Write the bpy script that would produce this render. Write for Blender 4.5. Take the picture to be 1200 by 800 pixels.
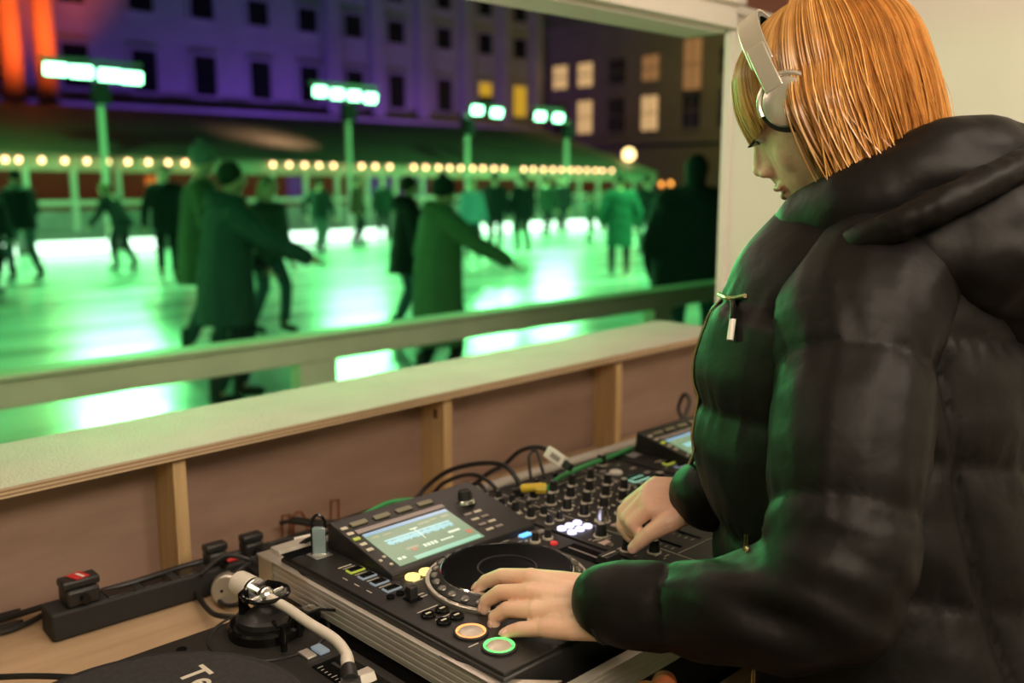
import bpy, bmesh, math, random
import numpy as np
from mathutils import Vector, Matrix, noise
random.seed(7)
sc = bpy.context.scene
col = sc.collection
PI = math.pi
for o in list(bpy.data.objects): bpy.data.objects.remove(o)

# ------------------------------------------------------------------ camera
CH = 1.39                                  # camera height above the booth floor
F_PX, VH, VPX = 1100.0, 212.0, 1750.0
pitch = math.atan((400 - VH) / F_PX)
yaw = math.atan2(VPX - 600, F_PX / math.cos(pitch))
FH = Vector((math.cos(yaw), math.sin(yaw), 0)); RT = Vector((math.sin(yaw), -math.cos(yaw), 0)); UZ = Vector((0, 0, 1))
FW = FH * math.cos(pitch) - UZ * math.sin(pitch); UPV = FH * math.sin(pitch) + UZ * math.cos(pitch)
cd = bpy.data.cameras.new('camera'); cam = bpy.data.objects.new('camera', cd); col.objects.link(cam)
cd.sensor_width = 36; cd.lens = 33.0; cd.clip_end = 300; cd.clip_start = .05
cam.matrix_world = Matrix(((RT.x, UPV.x, -FW.x, 0), (RT.y, UPV.y, -FW.y, 0), (RT.z, UPV.z, -FW.z, CH), (0, 0, 0, 1)))
cd.dof.use_dof = True; cd.dof.focus_distance = 1.06; cd.dof.aperture_fstop = 3.1
sc.camera = cam
vs = sc.view_settings; vs.view_transform = 'Standard'; vs.look = 'None'; vs.gamma = 1; vs.exposure = 0.0; vs.use_curve_mapping = False

def ray(u, v): return FW + RT * ((u - 600) / F_PX) + UPV * ((400 - v) / F_PX)
def K(u, v, d): p = ray(u, v) * d; return Vector((p.x, p.y, p.z + CH))      # a point seen at (u,v) at distance d
def KY(u, v, y): r = ray(u, v); return K(u, v, y / r.y)                        # ... on the plane Y = y
def KX(u, v, x): r = ray(u, v); return K(u, v, x / r.x)
def KZ(u, v, z): r = ray(u, v); return K(u, v, (z - CH) / r.z)
ICE = CH - 1.62

# ------------------------------------------------------------------ world and lights
w = bpy.data.worlds.new('night'); sc.world = w; w.use_nodes = True
w.node_tree.nodes['Background'].inputs[0].default_value = (.035, .03, .03, 1); w.node_tree.nodes['Background'].inputs[1].default_value = .12
def area(name, loc, target, size, power, color, sy=None, spread=None):
    l = bpy.data.lights.new(name, 'AREA'); l.energy = power; l.color = color; l.size = size
    if sy: l.shape = 'RECTANGLE'; l.size_y = sy
    if spread: l.spread = math.radians(spread)
    o = bpy.data.objects.new(name, l); col.objects.link(o); o.location = loc
    o.rotation_euler = (Vector(target) - Vector(loc)).to_track_quat('-Z', 'Y').to_euler(); return o
area('unseen_ceiling_lamp', (.3, -.35, 2.22), (.9, .5, 1.0), .9, 32, (1, .80, .60))  # unseen lamp behind the camera, standing in for the warm light from above
area('unseen_ceiling_lamp', (1.2, -.5, 2.22), (1.9, .5, 1.35), .6, 22, (1, .82, .66))  # second unseen lamp, added to brighten the right wall
GRN = (.17, 1, .27)
for (x, y, e, sp) in ((-2, 9.5, 260, 96), (13, 8, 400, 110), (5, 18, 430, 150), (20, 16, 560, 150), (29, 19, 400, 160), (-6, 20, 260, 150)):
    area('unseen_rink_flood', (x, y, ICE + 6.5), (x + .3, y + .6, ICE), 1.0, e * 1.0, GRN, spread=sp)
# unseen green flood, added to tint the DJ and the right booth wall
area('unseen_rink_flood', (-7.0, 21, ICE + 3.4), (1.8, 0.8, 1.3), 2.0, 170, (.24, 1, .26), spread=80)
area('unseen_rink_flood', (-1.0, 1.9, ICE + 6.0), (3.0, 6.0, ICE), .6, 45, GRN, spread=100)  # another unseen flood, added to light the booth side of the barrier rail
area('added_sill_light', (.9, 1.455, CH + .355), (.98, 1.20, 1.0), 2.2, 5.5, (1, .74, .60), sy=.04)  # made-up strip under the flap, added to warm the sill and the face
area('roof_lamp', (15.6, 24.6, CH + 3.2), (15.2, 26.5, CH + .9), .25, 14, (1, .6, .4), spread=70)
area('facade_wash', (15, 36.5, ICE + 1.0), (17, 40, 6.5), 3, 180, (.27, .12, 1), sy=1)
area('facade_wash', (22, 36.5, ICE + 1.0), (24, 40, 6.5), 3, 300, (.28, .12, 1), sy=1)
area('facade_wash', (30, 36.5, ICE + 1.0), (30, 40, 6.5), 3, 210, (.42, .16, 1), sy=1)
area('facade_wash', (36, 38.0, ICE + 1.0), (35.5, 40, 6.5), 3, 70, (.55, .16, 1), sy=1)
area('column_wash', (10.5, 33.2, ICE + 4.0), (11.3, 37, 7.5), 1, 120, (1, .10, .015), spread=60)
area('column_wash', (12.5, 33.6, ICE + 4.0), (12.5, 37, 7.5), 1, 75, (1, .10, .015), spread=60)
area('added_wing_light', (33, 22, 10), (41.5, 32, 4), 3, 190, (1, .70, .24), spread=120)  # unseen warm light added to bring out the brown wing

# ------------------------------------------------------------------ materials
M = {}
def mat(name, c=(.5, .5, .5), r=.5, m=0, emit=None, es=1, noise=0, ns=20, bump=0, bs=60, spec=.5, stretch=None, trans=0, coat=0, sss=0, c2=None, sheen=0):
    k = bpy.data.materials.new(name); k.use_nodes = True; nt = k.node_tree; b = nt.nodes['Principled BSDF']
    b.inputs['Base Color'].default_value = (*c, 1); b.inputs['Roughness'].default_value = r; b.inputs['Metallic'].default_value = m
    b.inputs['Specular IOR Level'].default_value = spec; b.inputs['Transmission Weight'].default_value = trans; b.inputs['Coat Weight'].default_value = coat
    if sheen: b.inputs['Sheen Weight'].default_value = sheen
    if sss: b.inputs['Subsurface Weight'].default_value = sss; b.inputs['Subsurface Radius'].default_value = (.008, .003, .0015); b.inputs['Subsurface Scale'].default_value = 1.0
    if emit: b.inputs['Emission Color'].default_value = (*emit, 1); b.inputs['Emission Strength'].default_value = es
    if noise or bump or c2:
        tc = nt.nodes.new('ShaderNodeTexCoord'); mp = nt.nodes.new('ShaderNodeMapping'); nt.links.new(tc.outputs['Object'], mp.inputs[0])
        if stretch: mp.inputs['Scale'].default_value = stretch
    if noise or c2:
        n = nt.nodes.new('ShaderNodeTexNoise'); n.inputs['Scale'].default_value = ns; n.inputs['Detail'].default_value = 5; nt.links.new(mp.outputs[0], n.inputs['Vector'])
        cr = nt.nodes.new('ShaderNodeValToRGB'); nt.links.new(n.outputs['Fac'], cr.inputs[0])
        a = c; d = c2 if c2 else tuple(x * (1 - noise) for x in c)
        cr.color_ramp.elements[0].position = .32; cr.color_ramp.elements[1].position = .68
        cr.color_ramp.elements[0].color = (*d, 1); cr.color_ramp.elements[1].color = (*a, 1); nt.links.new(cr.outputs[0], b.inputs['Base Color'])
    if bump:
        n2 = nt.nodes.new('ShaderNodeTexNoise'); n2.inputs['Scale'].default_value = bs; n2.inputs['Detail'].default_value = 4; nt.links.new(mp.outputs[0], n2.inputs['Vector'])
        bp = nt.nodes.new('ShaderNodeBump'); bp.inputs['Strength'].default_value = bump; bp.inputs['Distance'].default_value = .01
        nt.links.new(n2.outputs['Fac'], bp.inputs['Height']); nt.links.new(bp.outputs[0], b.inputs['Normal'])
    M[name] = k; return k
mat('ply_panel', (.37, .25, .195), .6, c2=(.26, .165, .125), ns=3.5, stretch=(1.0, 1, 4), bump=.05, bs=60)
mat('pine', (.62, .43, .22), .6, c2=(.48, .31, .15), ns=8, stretch=(9, 9, .8))
mat('pine_knot', (.12, .05, .02), .6)
mat('table_wood', (.52, .37, .23), .5, c2=(.43, .30, .18), ns=6, stretch=(1, 7, 1))
mat('ply_edge', (.62, .47, .30), .7)
mat('ply_core', (.30, .19, .11), .7)
mat('sill_paint', (.70, .63, .56), .50, noise=.10, ns=9, bump=.5, bs=260, spec=.16)
mat('white_paint', (.84, .79, .72), .6, noise=.05, ns=4, bump=.03)
mat('header_wood', (.20, .08, .05), .6)
mat('floor_wood', (.25, .17, .11), .6, noise=.3, ns=6)
mat('black_plastic', (.018, .018, .018), .42, bump=.02, bs=300)
mat('panel_dark', (.020, .019, .017), .40, bump=.015, bs=400, spec=.3)
mat('gloss_black', (.006, .006, .006), .14, spec=.35)
mat('rubber', (.015, .015, .015), .7)
mat('felt', (.034, .033, .034), .95, noise=.4, ns=160, bump=.3, bs=700)
mat('cable', (.012, .012, .012), .45)
mat('cable_green', (.03, .28, .08), .45)
mat('yellow_plastic', (.65, .48, .03), .45)
mat('aluminium', (.52, .49, .43), .45, .35, bump=.06, bs=30, stretch=(1, 1, 60))
mat('alu_bright', (.85, .85, .84), .22, 1)
mat('alu_satin', (.70, .66, .58), .40, .9)
mat('head_silver', (.72, .66, .58), .30, .75)
mat('key_olive', (.22, .21, .14), .5)
mat('cap_metal', (.62, .55, .47), .38, .35)
mat('dimple', (.20, .19, .17), .32, .6)
mat('chrome', (.9, .9, .9), .1, 1)
mat('marking', (.62, .58, .48), .6)
mat('marking_pink', (.60, .45, .40), .5)
mat('grey_bar', (.30, .26, .25), .4)
mat('cork', (.10, .07, .05), .7)
mat('laminate', (.012, .011, .011), .5, noise=.3, ns=90)
mat('screen', (.01, .01, .01), .25, emit=(.17, .29, .15), es=1.0)
mat('screen_cyan', (.01, .01, .01), .2, emit=(.28, .60, .60), es=1.1)
mat('screen_blue', (.01, .01, .01), .2, emit=(.25, .45, .62), es=.9)
mat('screen_mint', (.01, .01, .01), .2, emit=(.36, .72, .50), es=.9)
mat('screen_text', (.01, .01, .01), .2, emit=(.75, .85, .62), es=1.0)
mat('screen_dim', (.01, .01, .01), .2, emit=(.30, .34, .18), es=1.0)
mat('screen_orange', (.01, .01, .01), .2, emit=(.65, .22, .10), es=.8)
mat('led_yellow', (.3, .25, .1), .3, emit=(1, .78, .25), es=1.3)
mat('led_yellow_green', (.1, .1, .02), .3, emit=(.45, .5, .05), es=.8)
mat('led_steel', (.1, .1, .1), .3, emit=(.40, .50, .55), es=.4)
mat('led_orange', (.2, .1, .05), .3, emit=(1, .30, .08), es=2.2)
mat('led_green', (.05, .2, .05), .3, emit=(.10, 1, .16), es=2.0)
mat('led_blue', (.05, .1, .2), .3, emit=(.12, .45, 1), es=2.0)
mat('led_violet', (.3, .3, .4), .3, emit=(.75, .70, 1), es=1.6)
mat('led_red', (.3, .02, .02), .3, emit=(.6, .02, .02), es=.8)
mat('led_deepblue', (.05, .05, .2), .3, emit=(.10, .10, 1), es=3)
mat('smoke_glass', (.30, .40, .42), .12, .2, coat=.5)
mat('red_label', (.55, .03, .03), .5)
mat('white_plastic', (.75, .72, .66), .4)
mat('cream_tube', (.72, .67, .58), .35)
mat('jacket', (.0068, .0056, .0053), .50, noise=.15, ns=12, bump=.08, bs=70, spec=.17)
mat('jacket_dark', (.018, .016, .014), .5, bump=.1, bs=70)
mat('seam', (.006, .006, .006), .8)
mat('skin', (.84, .55, .41), .45, c2=(.78, .46, .33), ns=26, bump=.10, bs=180, sss=.25)
mat('nail', (.80, .50, .42), .22)
mat('lip', (.52, .20, .16), .4)
mat('eye_white', (.8, .78, .74), .15)
mat('iris', (.08, .12, .10), .1)
mat('lash', (.01, .008, .006), .6)
mat('hair_a', (.56, .245, .06), .34, noise=.25, ns=60, spec=.6)
mat('hair_b', (.76, .42, .13), .32, noise=.2, ns=60, spec=.6)
mat('hair_c', (.30, .11, .03), .40, spec=.5)
mat('hair_base', (.20, .075, .02), .5)
mat('gold_metal', (.75, .62, .35), .28, 1)
mat('rust_cloth', (.32, .08, .015), .8, noise=.6, ns=40)
mat('trousers', (.02, .02, .025), .8)
mat('rail_paint_green_lit', (.74, .85, .58), .5, noise=.12, ns=6)  # rail paint tinted greener, in place of green light falling on it
mat('tent_roof', (.30, .27, .20), .6, noise=.2, ns=.6)
mat('tent_band', (.45, .47, .36), .6, noise=.2, ns=3)
mat('tent_post', (.62, .64, .55), .5)
mat('tent_inside', (.10, .03, .015), .7, emit=(.045, .010, .004), es=1)
mat('tent_pane_orange', (.1, .05, .02), .5, emit=(.55, .14, .02), es=1)
mat('tent_pane_violet', (.05, .03, .08), .5, emit=(.05, .02, .10), es=1)
mat('deck', (.35, .38, .34), .6, noise=.3, ns=2)
mat('kickboard', (.9, .92, .9), .5, emit=(.80, 1, .86), es=2.2)
mat('bulb', (1, .8, .5), .5, emit=(1, .56, .27), es=7)
mat('bulb_dim', (1, .5, .2), .5, emit=(1, .28, .05), es=3)
mat('globe', (1, .8, .5), .5, emit=(1, .66, .28), es=4)
mat('flood_lens', (1, 1, 1), .5, emit=(.30, 1, .50), es=9)
mat('stone', (.42, .40, .38), .85, noise=.18, ns=.6, bump=.2, bs=2)
mat('stone_brown', (.20, .17, .13), .9, noise=.2, ns=.5)
mat('win_dark', (.012, .015, .012), .25)
mat('win_warm', (.1, .05, .02), .5, emit=(.85, .52, .22), es=.8)
mat('win_amber', (.1, .05, .02), .5, emit=(.50, .24, .08), es=.55)
mat('win_yellow', (.1, .06, .01), .5, emit=(.60, .34, .02), es=.9)
mat('tree_leaf', (.03, .06, .02), .7)
mat('steel', (.5, .5, .5), .4, .9)

def ice_mat():
    k = bpy.data.materials.new('ice'); k.use_nodes = True; nt = k.node_tree; b = nt.nodes['Principled BSDF']
    tc = nt.nodes.new('ShaderNodeTexCoord'); n = nt.nodes.new('ShaderNodeTexNoise'); n.inputs['Scale'].default_value = .8; n.inputs['Detail'].default_value = 6
    mp = nt.nodes.new('ShaderNodeMapping'); mp.inputs['Scale'].default_value = (.5, 2.2, 1); mp.inputs['Rotation'].default_value = (0, 0, .5)
    nt.links.new(tc.outputs['Object'], mp.inputs[0]); nt.links.new(mp.outputs[0], n.inputs['Vector'])
    cr = nt.nodes.new('ShaderNodeValToRGB'); cr.color_ramp.elements[0].position = .35; cr.color_ramp.elements[1].position = .66
    cr.color_ramp.elements[0].color = (.46, .50, .47, 1); cr.color_ramp.elements[1].color = (.88, .9, .86, 1)
    nt.links.new(n.outputs['Fac'], cr.inputs[0]); nt.links.new(cr.outputs[0], b.inputs['Base Color'])
    r2 = nt.nodes.new('ShaderNodeMapRange'); r2.inputs[3].default_value = .14; r2.inputs[4].default_value = .34; nt.links.new(n.outputs['Fac'], r2.inputs[0]); nt.links.new(r2.outputs[0], b.inputs['Roughness'])
    n2 = nt.nodes.new('ShaderNodeTexNoise'); n2.inputs['Scale'].default_value = 5; nt.links.new(tc.outputs['Object'], n2.inputs['Vector'])
    bp = nt.nodes.new('ShaderNodeBump'); bp.inputs['Strength'].default_value = .15; bp.inputs['Distance'].default_value = .02; nt.links.new(n2.outputs['Fac'], bp.inputs['Height']); nt.links.new(bp.outputs[0], b.inputs['Normal'])
    M['ice'] = k
ice_mat()

# ------------------------------------------------------------------ mesh helpers
def basis(z):
    z = Vector(z).normalized(); x = Vector((0, 0, 1)).cross(z) if abs(z.z) < .95 else Vector((1, 0, 0)).cross(z); x.normalize(); return x, z.cross(x), z
class MB:
    def __init__(s): s.v = []; s.f = []; s.mi = []; s.m = 0
    def add(s, vs_, fs):
        n = len(s.v); s.v += [tuple(p) for p in vs_]; s.f += [tuple(i + n for i in f) for f in fs]; s.mi += [s.m] * len(fs); return s
    def box(s, c, d, rot=None):
        c = Vector(c); P = []
        for i in range(8):
            p = Vector(((i & 1) - .5, ((i >> 1) & 1) - .5, ((i >> 2) & 1) - .5)); p = Vector((p.x * d[0], p.y * d[1], p.z * d[2]))
            if rot is not None: p = rot @ p
            P.append(c + p)
        return s.add(P, [(0, 2, 3, 1), (4, 5, 7, 6), (0, 1, 5, 4), (2, 6, 7, 3), (0, 4, 6, 2), (1, 3, 7, 5)])
    def bb(s, x0, x1, y0, y1, z0, z1): return s.box(((x0 + x1) / 2, (y0 + y1) / 2, (z0 + z1) / 2), (x1 - x0, y1 - y0, z1 - z0))
    def cyl(s, p0, p1, r0, r1=None, n=20):
        r1 = r0 if r1 is None else r1; p0 = Vector(p0); p1 = Vector(p1); x, y, z = basis(p1 - p0); P = []
        for p, r in ((p0, r0), (p1, r1)):
            for i in range(n): a = 2 * PI * i / n; P.append(p + (x * math.cos(a) + y * math.sin(a)) * r)
        return s.add(P, [(i, (i + 1) % n, n + (i + 1) % n, n + i) for i in range(n)] + [tuple(range(n - 1, -1, -1)), tuple(range(n, 2 * n))])
    def tube(s, pts, r, n=8, smooth=0):
        pts = [Vector(p) for p in pts]
        if smooth: pts = spline(pts, smooth)
        rr = r if isinstance(r, (list, tuple)) else [r] * len(pts)
        if len(rr) != len(pts): rr = [rr[min(len(rr) - 1, int(i * len(rr) / len(pts)))] for i in range(len(pts))]
        t = (pts[1] - pts[0]).normalized(); x, y, _ = basis(t); P = []
        for i, p in enumerate(pts):
            t = (pts[min(i + 1, len(pts) - 1)] - pts[max(i - 1, 0)]); t = t.normalized() if t.length > 1e-9 else Vector((0, 0, 1))
            x = (x - t * x.dot(t)); x = x.normalized() if x.length > 1e-6 else basis(t)[0]; y = t.cross(x)
            for k in range(n): a = 2 * PI * k / n; P.append(p + (x * math.cos(a) + y * math.sin(a)) * rr[i])
        m = len(pts); F = [(i * n + k, i * n + (k + 1) % n, (i + 1) * n + (k + 1) % n, (i + 1) * n + k) for i in range(m - 1) for k in range(n)]
        return s.add(P, F + [tuple(range(n - 1, -1, -1)), tuple(range((m - 1) * n, m * n))])
    def cap(s, p0, p1, r0, r1=None, n=14):                       # a tapered capsule
        r1 = r0 if r1 is None else r1; p0 = Vector(p0); p1 = Vector(p1); d = p1 - p0
        if d.length < 1e-6: d = Vector((0, 0, 1e-4)); p1 = p0 + d
        u = d.normalized(); pr = []; h = 5
        for i in range(1, h + 1): a = PI / 2 * i / h; pr.append((p0 - u * r0 * math.cos(a), r0 * math.sin(a)))
        for i in range(0, h): a = PI / 2 * i / h; pr.append((p1 + u * r1 * math.sin(a), r1 * math.cos(a)))
        x, y, _ = basis(d); P = [p0 - u * r0]
        for c, r in pr: P += [c + (x * math.cos(2 * PI * k / n) + y * math.sin(2 * PI * k / n)) * r for k in range(n)]
        P.append(p1 + u * r1); m = len(pr); F = [(0, 1 + (k + 1) % n, 1 + k) for k in range(n)]
        for i in range(m - 1): F += [(1 + i * n + k, 1 + i * n + (k + 1) % n, 1 + (i + 1) * n + (k + 1) % n, 1 + (i + 1) * n + k) for k in range(n)]
        L = 1 + m * n; return s.add(P, F + [(L, 1 + (m - 1) * n + k, 1 + (m - 1) * n + (k + 1) % n) for k in range(n)])
    def chain(s, pts, rs):
        for i in range(len(pts) - 1): s.cap(pts[i], pts[i + 1], rs[i], rs[i + 1])
        return s
    def ell(s, c, r, rot=None, nu=16, nv=10):
        c = Vector(c); r = (r, r, r) if not hasattr(r, '__len__') else r; P = []
        for j in range(1, nv):
            a = PI * j / nv
            for i in range(nu): b = 2 * PI * i / nu; P.append(Vector((r[0] * math.sin(a) * math.cos(b), r[1] * math.sin(a) * math.sin(b), r[2] * math.cos(a))))
        P = [Vector((0, 0, r[2]))] + P + [Vector((0, 0, -r[2]))]
        if rot is not None: P = [rot @ p for p in P]
        P = [c + p for p in P]; F = [(0, 1 + i, 1 + (i + 1) % nu) for i in range(nu)]
        for j in range(nv - 2): F += [(1 + j * nu + i, 1 + (j + 1) * nu + i, 1 + (j + 1) * nu + (i + 1) % nu, 1 + j * nu + (i + 1) % nu) for i in range(nu)]
        L = len(P) - 1; b = 1 + (nv - 2) * nu; return s.add(P, F + [(L, b + (i + 1) % nu, b + i) for i in range(nu)])
    def lathe(s, prof, c=(0, 0, 0), n=48, closed=False):
        c = Vector(c); P = []; m = len(prof)
        for r, z in prof: P += [c + Vector((r * math.cos(2 * PI * i / n), r * math.sin(2 * PI * i / n), z)) for i in range(n)]
        F = [(j * n + i, j * n + (i + 1) % n, (j + 1) * n + (i + 1) % n, (j + 1) * n + i) for j in range(m - 1) for i in range(n)]
        if closed: F += [((m - 1) * n + i, (m - 1) * n + (i + 1) % n, (i + 1) % n, i) for i in range(n)]
        else: F += [tuple(range(n - 1, -1, -1)), tuple(range((m - 1) * n, m * n))]
        return s.add(P, F)
    def loft(s, rings, n=40):                                    # rings: (centre, rx, ry, power)
        P = []
        for c, rx, ry in rings:
            c = Vector(c)
            for i in range(n):
                a = 2 * PI * i / n; ca, sa = math.cos(a), math.sin(a)
                P.append(c + Vector((rx * math.copysign(abs(ca) ** .85, ca), ry * math.copysign(abs(sa) ** .85, sa), 0)))
        m = len(rings); F = [(j * n + i, j * n + (i + 1) % n, (j + 1) * n + (i + 1) % n, (j + 1) * n + i) for j in range(m - 1) for i in range(n)]
        return s.add(P, F + [tuple(range(n - 1, -1, -1)), tuple(range((m - 1) * n, m * n))])
    def prism(s, pts, d):                                        # polygon pts (3D) extruded by vector d
        n = len(pts); P = [Vector(p) for p in pts] + [Vector(p) + Vector(d) for p in pts]
        return s.add(P, [tuple(range(n - 1, -1, -1)), tuple(range(n, 2 * n))] + [(i, (i + 1) % n, n + (i + 1) % n, n + i) for i in range(n)])
    def xf(s, m): s.v = [tuple(m @ Vector(p)) for p in s.v]; return s
    def build(s, name, mats, parent=None, bevel=0, smooth=True, world=False, ang=35):
        me = bpy.data.meshes.new(name); V = s.v
        if world and parent is not None: l = Vector(parent.location); V = [tuple(Vector(p) - l) for p in V]
        me.from_pydata(V, [], s.f)
        for m_ in (mats if isinstance(mats, (list, tuple)) else [mats]): me.materials.append(M[m_])
        if any(s.mi): me.polygons.foreach_set('material_index', s.mi)
        bm = bmesh.new(); bm.from_mesh(me); bmesh.ops.recalc_face_normals(bm, faces=bm.faces); bm.to_mesh(me); bm.free()
        if smooth: me.polygons.foreach_set('use_smooth', [True] * len(me.polygons)); me.set_sharp_from_angle(angle=math.radians(ang))
        o = bpy.data.objects.new(name, me); col.objects.link(o)
        if parent is not None: o.parent = parent
        if bevel:
            b = o.modifiers.new('bevel', 'BEVEL'); b.width = bevel; b.segments = 2; b.limit_method = 'ANGLE'; b.angle_limit = math.radians(40)
        return o
def spline(pts, k):
    pts = [Vector(p) for p in pts]; out = []
    for i in range(len(pts) - 1):
        p0 = pts[max(i - 1, 0)]; p1 = pts[i]; p2 = pts[i + 1]; p3 = pts[min(i + 2, len(pts) - 1)]
        for j in range(k):
            t = j / k; out.append(.5 * ((2 * p1) + (p2 - p0) * t + (2 * p0 - 5 * p1 + 4 * p2 - p3) * t * t + (3 * p1 - p0 - 3 * p2 + p3) * t ** 3))
    return out + [pts[-1]]
def remesh(mb, voxel, smooth=2, factor=.5):                      # the union of overlapping pieces as one continuous surface -> verts, faces
    o = mb.build('tmp', 'skin', smooth=False); r = o.modifiers.new('r', 'REMESH'); r.mode = 'VOXEL'; r.voxel_size = voxel; r.adaptivity = 0
    if smooth: q = o.modifiers.new('s', 'SMOOTH'); q.iterations = smooth; q.factor = factor
    dg = bpy.context.evaluated_depsgraph_get(); dg.update(); me = bpy.data.meshes.new_from_object(o.evaluated_get(dg))
    n = len(me.vertices); V = np.empty(n * 3); me.vertices.foreach_get('co', V); V = V.reshape(-1, 3)
    N = np.empty(n * 3); me.vertices.foreach_get('normal', N); N = N.reshape(-1, 3)
    F = [tuple(p.vertices) for p in me.polygons]
    bpy.data.objects.remove(o); bpy.data.meshes.remove(me); return V, N, F
def solid(name, mb, voxel, m_, parent, smooth=2, deform=None, world=True, extra=None):
    V, N, F = remesh(mb, voxel, smooth)
    if deform: V = deform(V, N)
    r = MB(); r.v = [tuple(p) for p in V]; r.f = F; r.mi = [0] * len(F)
    if extra: extra(r)
    return r.build(name, m_, parent, world=world, ang=80)
def tag(o, label, cat, group=None):
    o['label'] = label; o['category'] = cat
    if group: o['group'] = group
    return o
def thing(name, label, cat, loc=(0, 0, 0), rz=0, group=None):
    o = bpy.data.objects.new(name, None); col.objects.link(o); o.location = loc; o.rotation_euler = (0, 0, rz); o.empty_display_size = .05
    return tag(o, label, cat, group)
def struct(name, mb, m_, **k): o = mb.build(name, m_, **k); o['kind'] = 'structure'; return o
def stuff(o): o['kind'] = 'stuff'; return o
def dup(root, loc, rz=None, label=None, group=None):
    r = root.copy(); col.objects.link(r); r.location = loc
    if rz is not None: r.rotation_euler = (0, 0, rz)
    if label: r['label'] = label
    if group: r['group'] = group
    for ch in list(root.children):
        c = ch.copy(); col.objects.link(c); c.parent = r
        for g in list(ch.children):
            d = g.copy(); col.objects.link(d); d.parent = c
    return r

# ------------------------------------------------------------------ the booth
YF = 1.35                                        # inner face of the front wall
struct('floor', MB().bb(-1.6, 2.09, -1.5, 1.45, -.05, 0), 'floor_wood')
struct('wall_rear', MB().bb(-1.6, 2.13, -1.55, -1.5, 0, 2.3), 'white_paint')
struct('wall_left', MB().bb(-1.65, -1.6, -1.5, 1.40, 0, 2.3), 'white_paint')
struct('wall_right', MB().bb(2.094, 2.13, -1.5, 1.385, 0, 2.3), 'white_paint')
struct('trim_3', MB().bb(2.088, 2.10, 1.362, 1.386, CH - .38, CH + .365), 'white_paint', bevel=.002)
struct('ceiling', MB().bb(-1.65, 2.13, -1.55, 1.40, 2.3, 2.34), 'white_paint')
struct('wall_front', MB().bb(-1.65, 2.090, YF, 1.38, CH + .373, 2.3), 'white_paint', bevel=.002)
# hatch flap swung up over the opening
p0 = KX(838, -2, 2.092); p1 = KX(925, 22, 2.092); dn = Vector((0, 0, -.020)); up_ = Vector((0, 0, .12))
struct('trim_4', MB().prism([p0, p1, p1 + dn, p0 + dn], (-.012, 0, 0)), 'white_paint'); struct('trim_5', MB().prism([p0, p1, p1 + up_, p0 + up_], (-.006, 0, 0)), 'header_wood')
fl = thing('hatch_flap', 'white painted hatch flap raised over the booth opening', 'hatch', (0, 1.385, CH + .36))
MB().bb(-1.6, 2.09, 1.385, 1.505, CH + .365, CH + .385).build('flap_board', 'white_paint', fl, bevel=.002, world=True)
MB().bb(-1.6, 2.09, 1.480, 1.505, CH + .385, CH + .43).bb(2.065, 2.09, 1.385, 1.480, CH + .385, CH + .43).build('flap_batten', 'white_paint', fl, bevel=.002, world=True)
struct('trim_1', MB().bb(-1.6, 2.090, 1.325, 1.35, CH + .425, CH + .447), 'white_paint', bevel=.002)
struct('trim_2', MB().bb(-1.6, 2.090, 1.330, 1.35, CH + .447, CH + .62), 'header_wood')
# plywood skin under the sill
def sillz(x): return CH - .402 + (x - .34) * .0125
struct('wall_lower', MB().prism([(-1.6, 1.42, 0), (2.13, 1.42, 0), (2.13, 1.42, sillz(2.13) - .0152), (-1.6, 1.42, sillz(-1.6) - .0152)], (0, .012, 0)), 'ply_panel')
struct('wall_right', MB().bb(2.094, 2.13, 1.385, 1.42, 0, CH - .41), 'white_paint')
for x in (-1.1, -.6, .055, .589, 1.127, 1.645):
    kn = MB().bb(x, x + .021, YF, 1.42, .0, CH - .415)
    kn.m = 1
    if x == 1.127: kn.box((x - .0004, 1.375, .945), (.001, .012, .018))
    o = kn.build('wall_stud', ['pine', 'pine_knot'], bevel=.001)
    tag(o, {-1.1: 'upright pine stud beyond the left edge', -.6: 'upright pine stud past the left end of the table', .055: 'upright pine stud left of the power strip', .589: 'upright pine stud behind the power strip',
            1.127: 'dark-knotted upright pine stud behind the cables of the mixer', 1.645: 'upright pine stud near the right media player screen'}[x], 'stud', 'pine studs of the front wall')
# sill board of plywood with painted top (slightly out of level, as in the photo)
sl = thing('counter_sill', 'long glossy white painted plywood counter sill along the opening', 'counter', (.35, 1.44, CH - .41))
def sillz(x): return CH - .402 + (x - .34) * .0125
def slab(y0, y1, t0, t1, name, m_):
    x0, x1 = -1.5, 2.085; P = [(x0, y0, sillz(x0) - t1), (x1, y0, sillz(x1) - t1), (x1, y1, sillz(x1) - t1), (x0, y1, sillz(x0) - t1)]
    P += [(p[0], p[1], p[2] + (t1 - t0)) for p in P]
    return MB().add(P, [(3, 2, 1, 0), (4, 5, 6, 7), (0, 1, 5, 4), (1, 2, 6, 5), (2, 3, 7, 6), (3, 0, 4, 7)]).build(name, m_, sl, world=True, smooth=False)
slab(1.330, 1.560, 0, .0014, 'painted_top', 'sill_paint')
for i in range(5): slab(1.331, 1.559, .0015 + i * .0028, .0043 + i * .0028, 'ply_layer', 'ply_core' if i % 2 else 'ply_edge')

# the trestle table
tb = thing('work_table', 'pale wooden table carrying the turntable and flight case', 'table', (.6, 1.0, 0))
MB().bb(-.9, 2.05, .585, 1.415, .745, .770).build('table_top', 'table_wood', tb, bevel=.002, world=True)
for x in (-.8, .7, 2.0):
    for y in (.64, 1.33): MB().bb(x - .03, x + .03, y - .03, y + .03, 0, .745).build('leg', 'pine', tb, bevel=.002, world=True)

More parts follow.
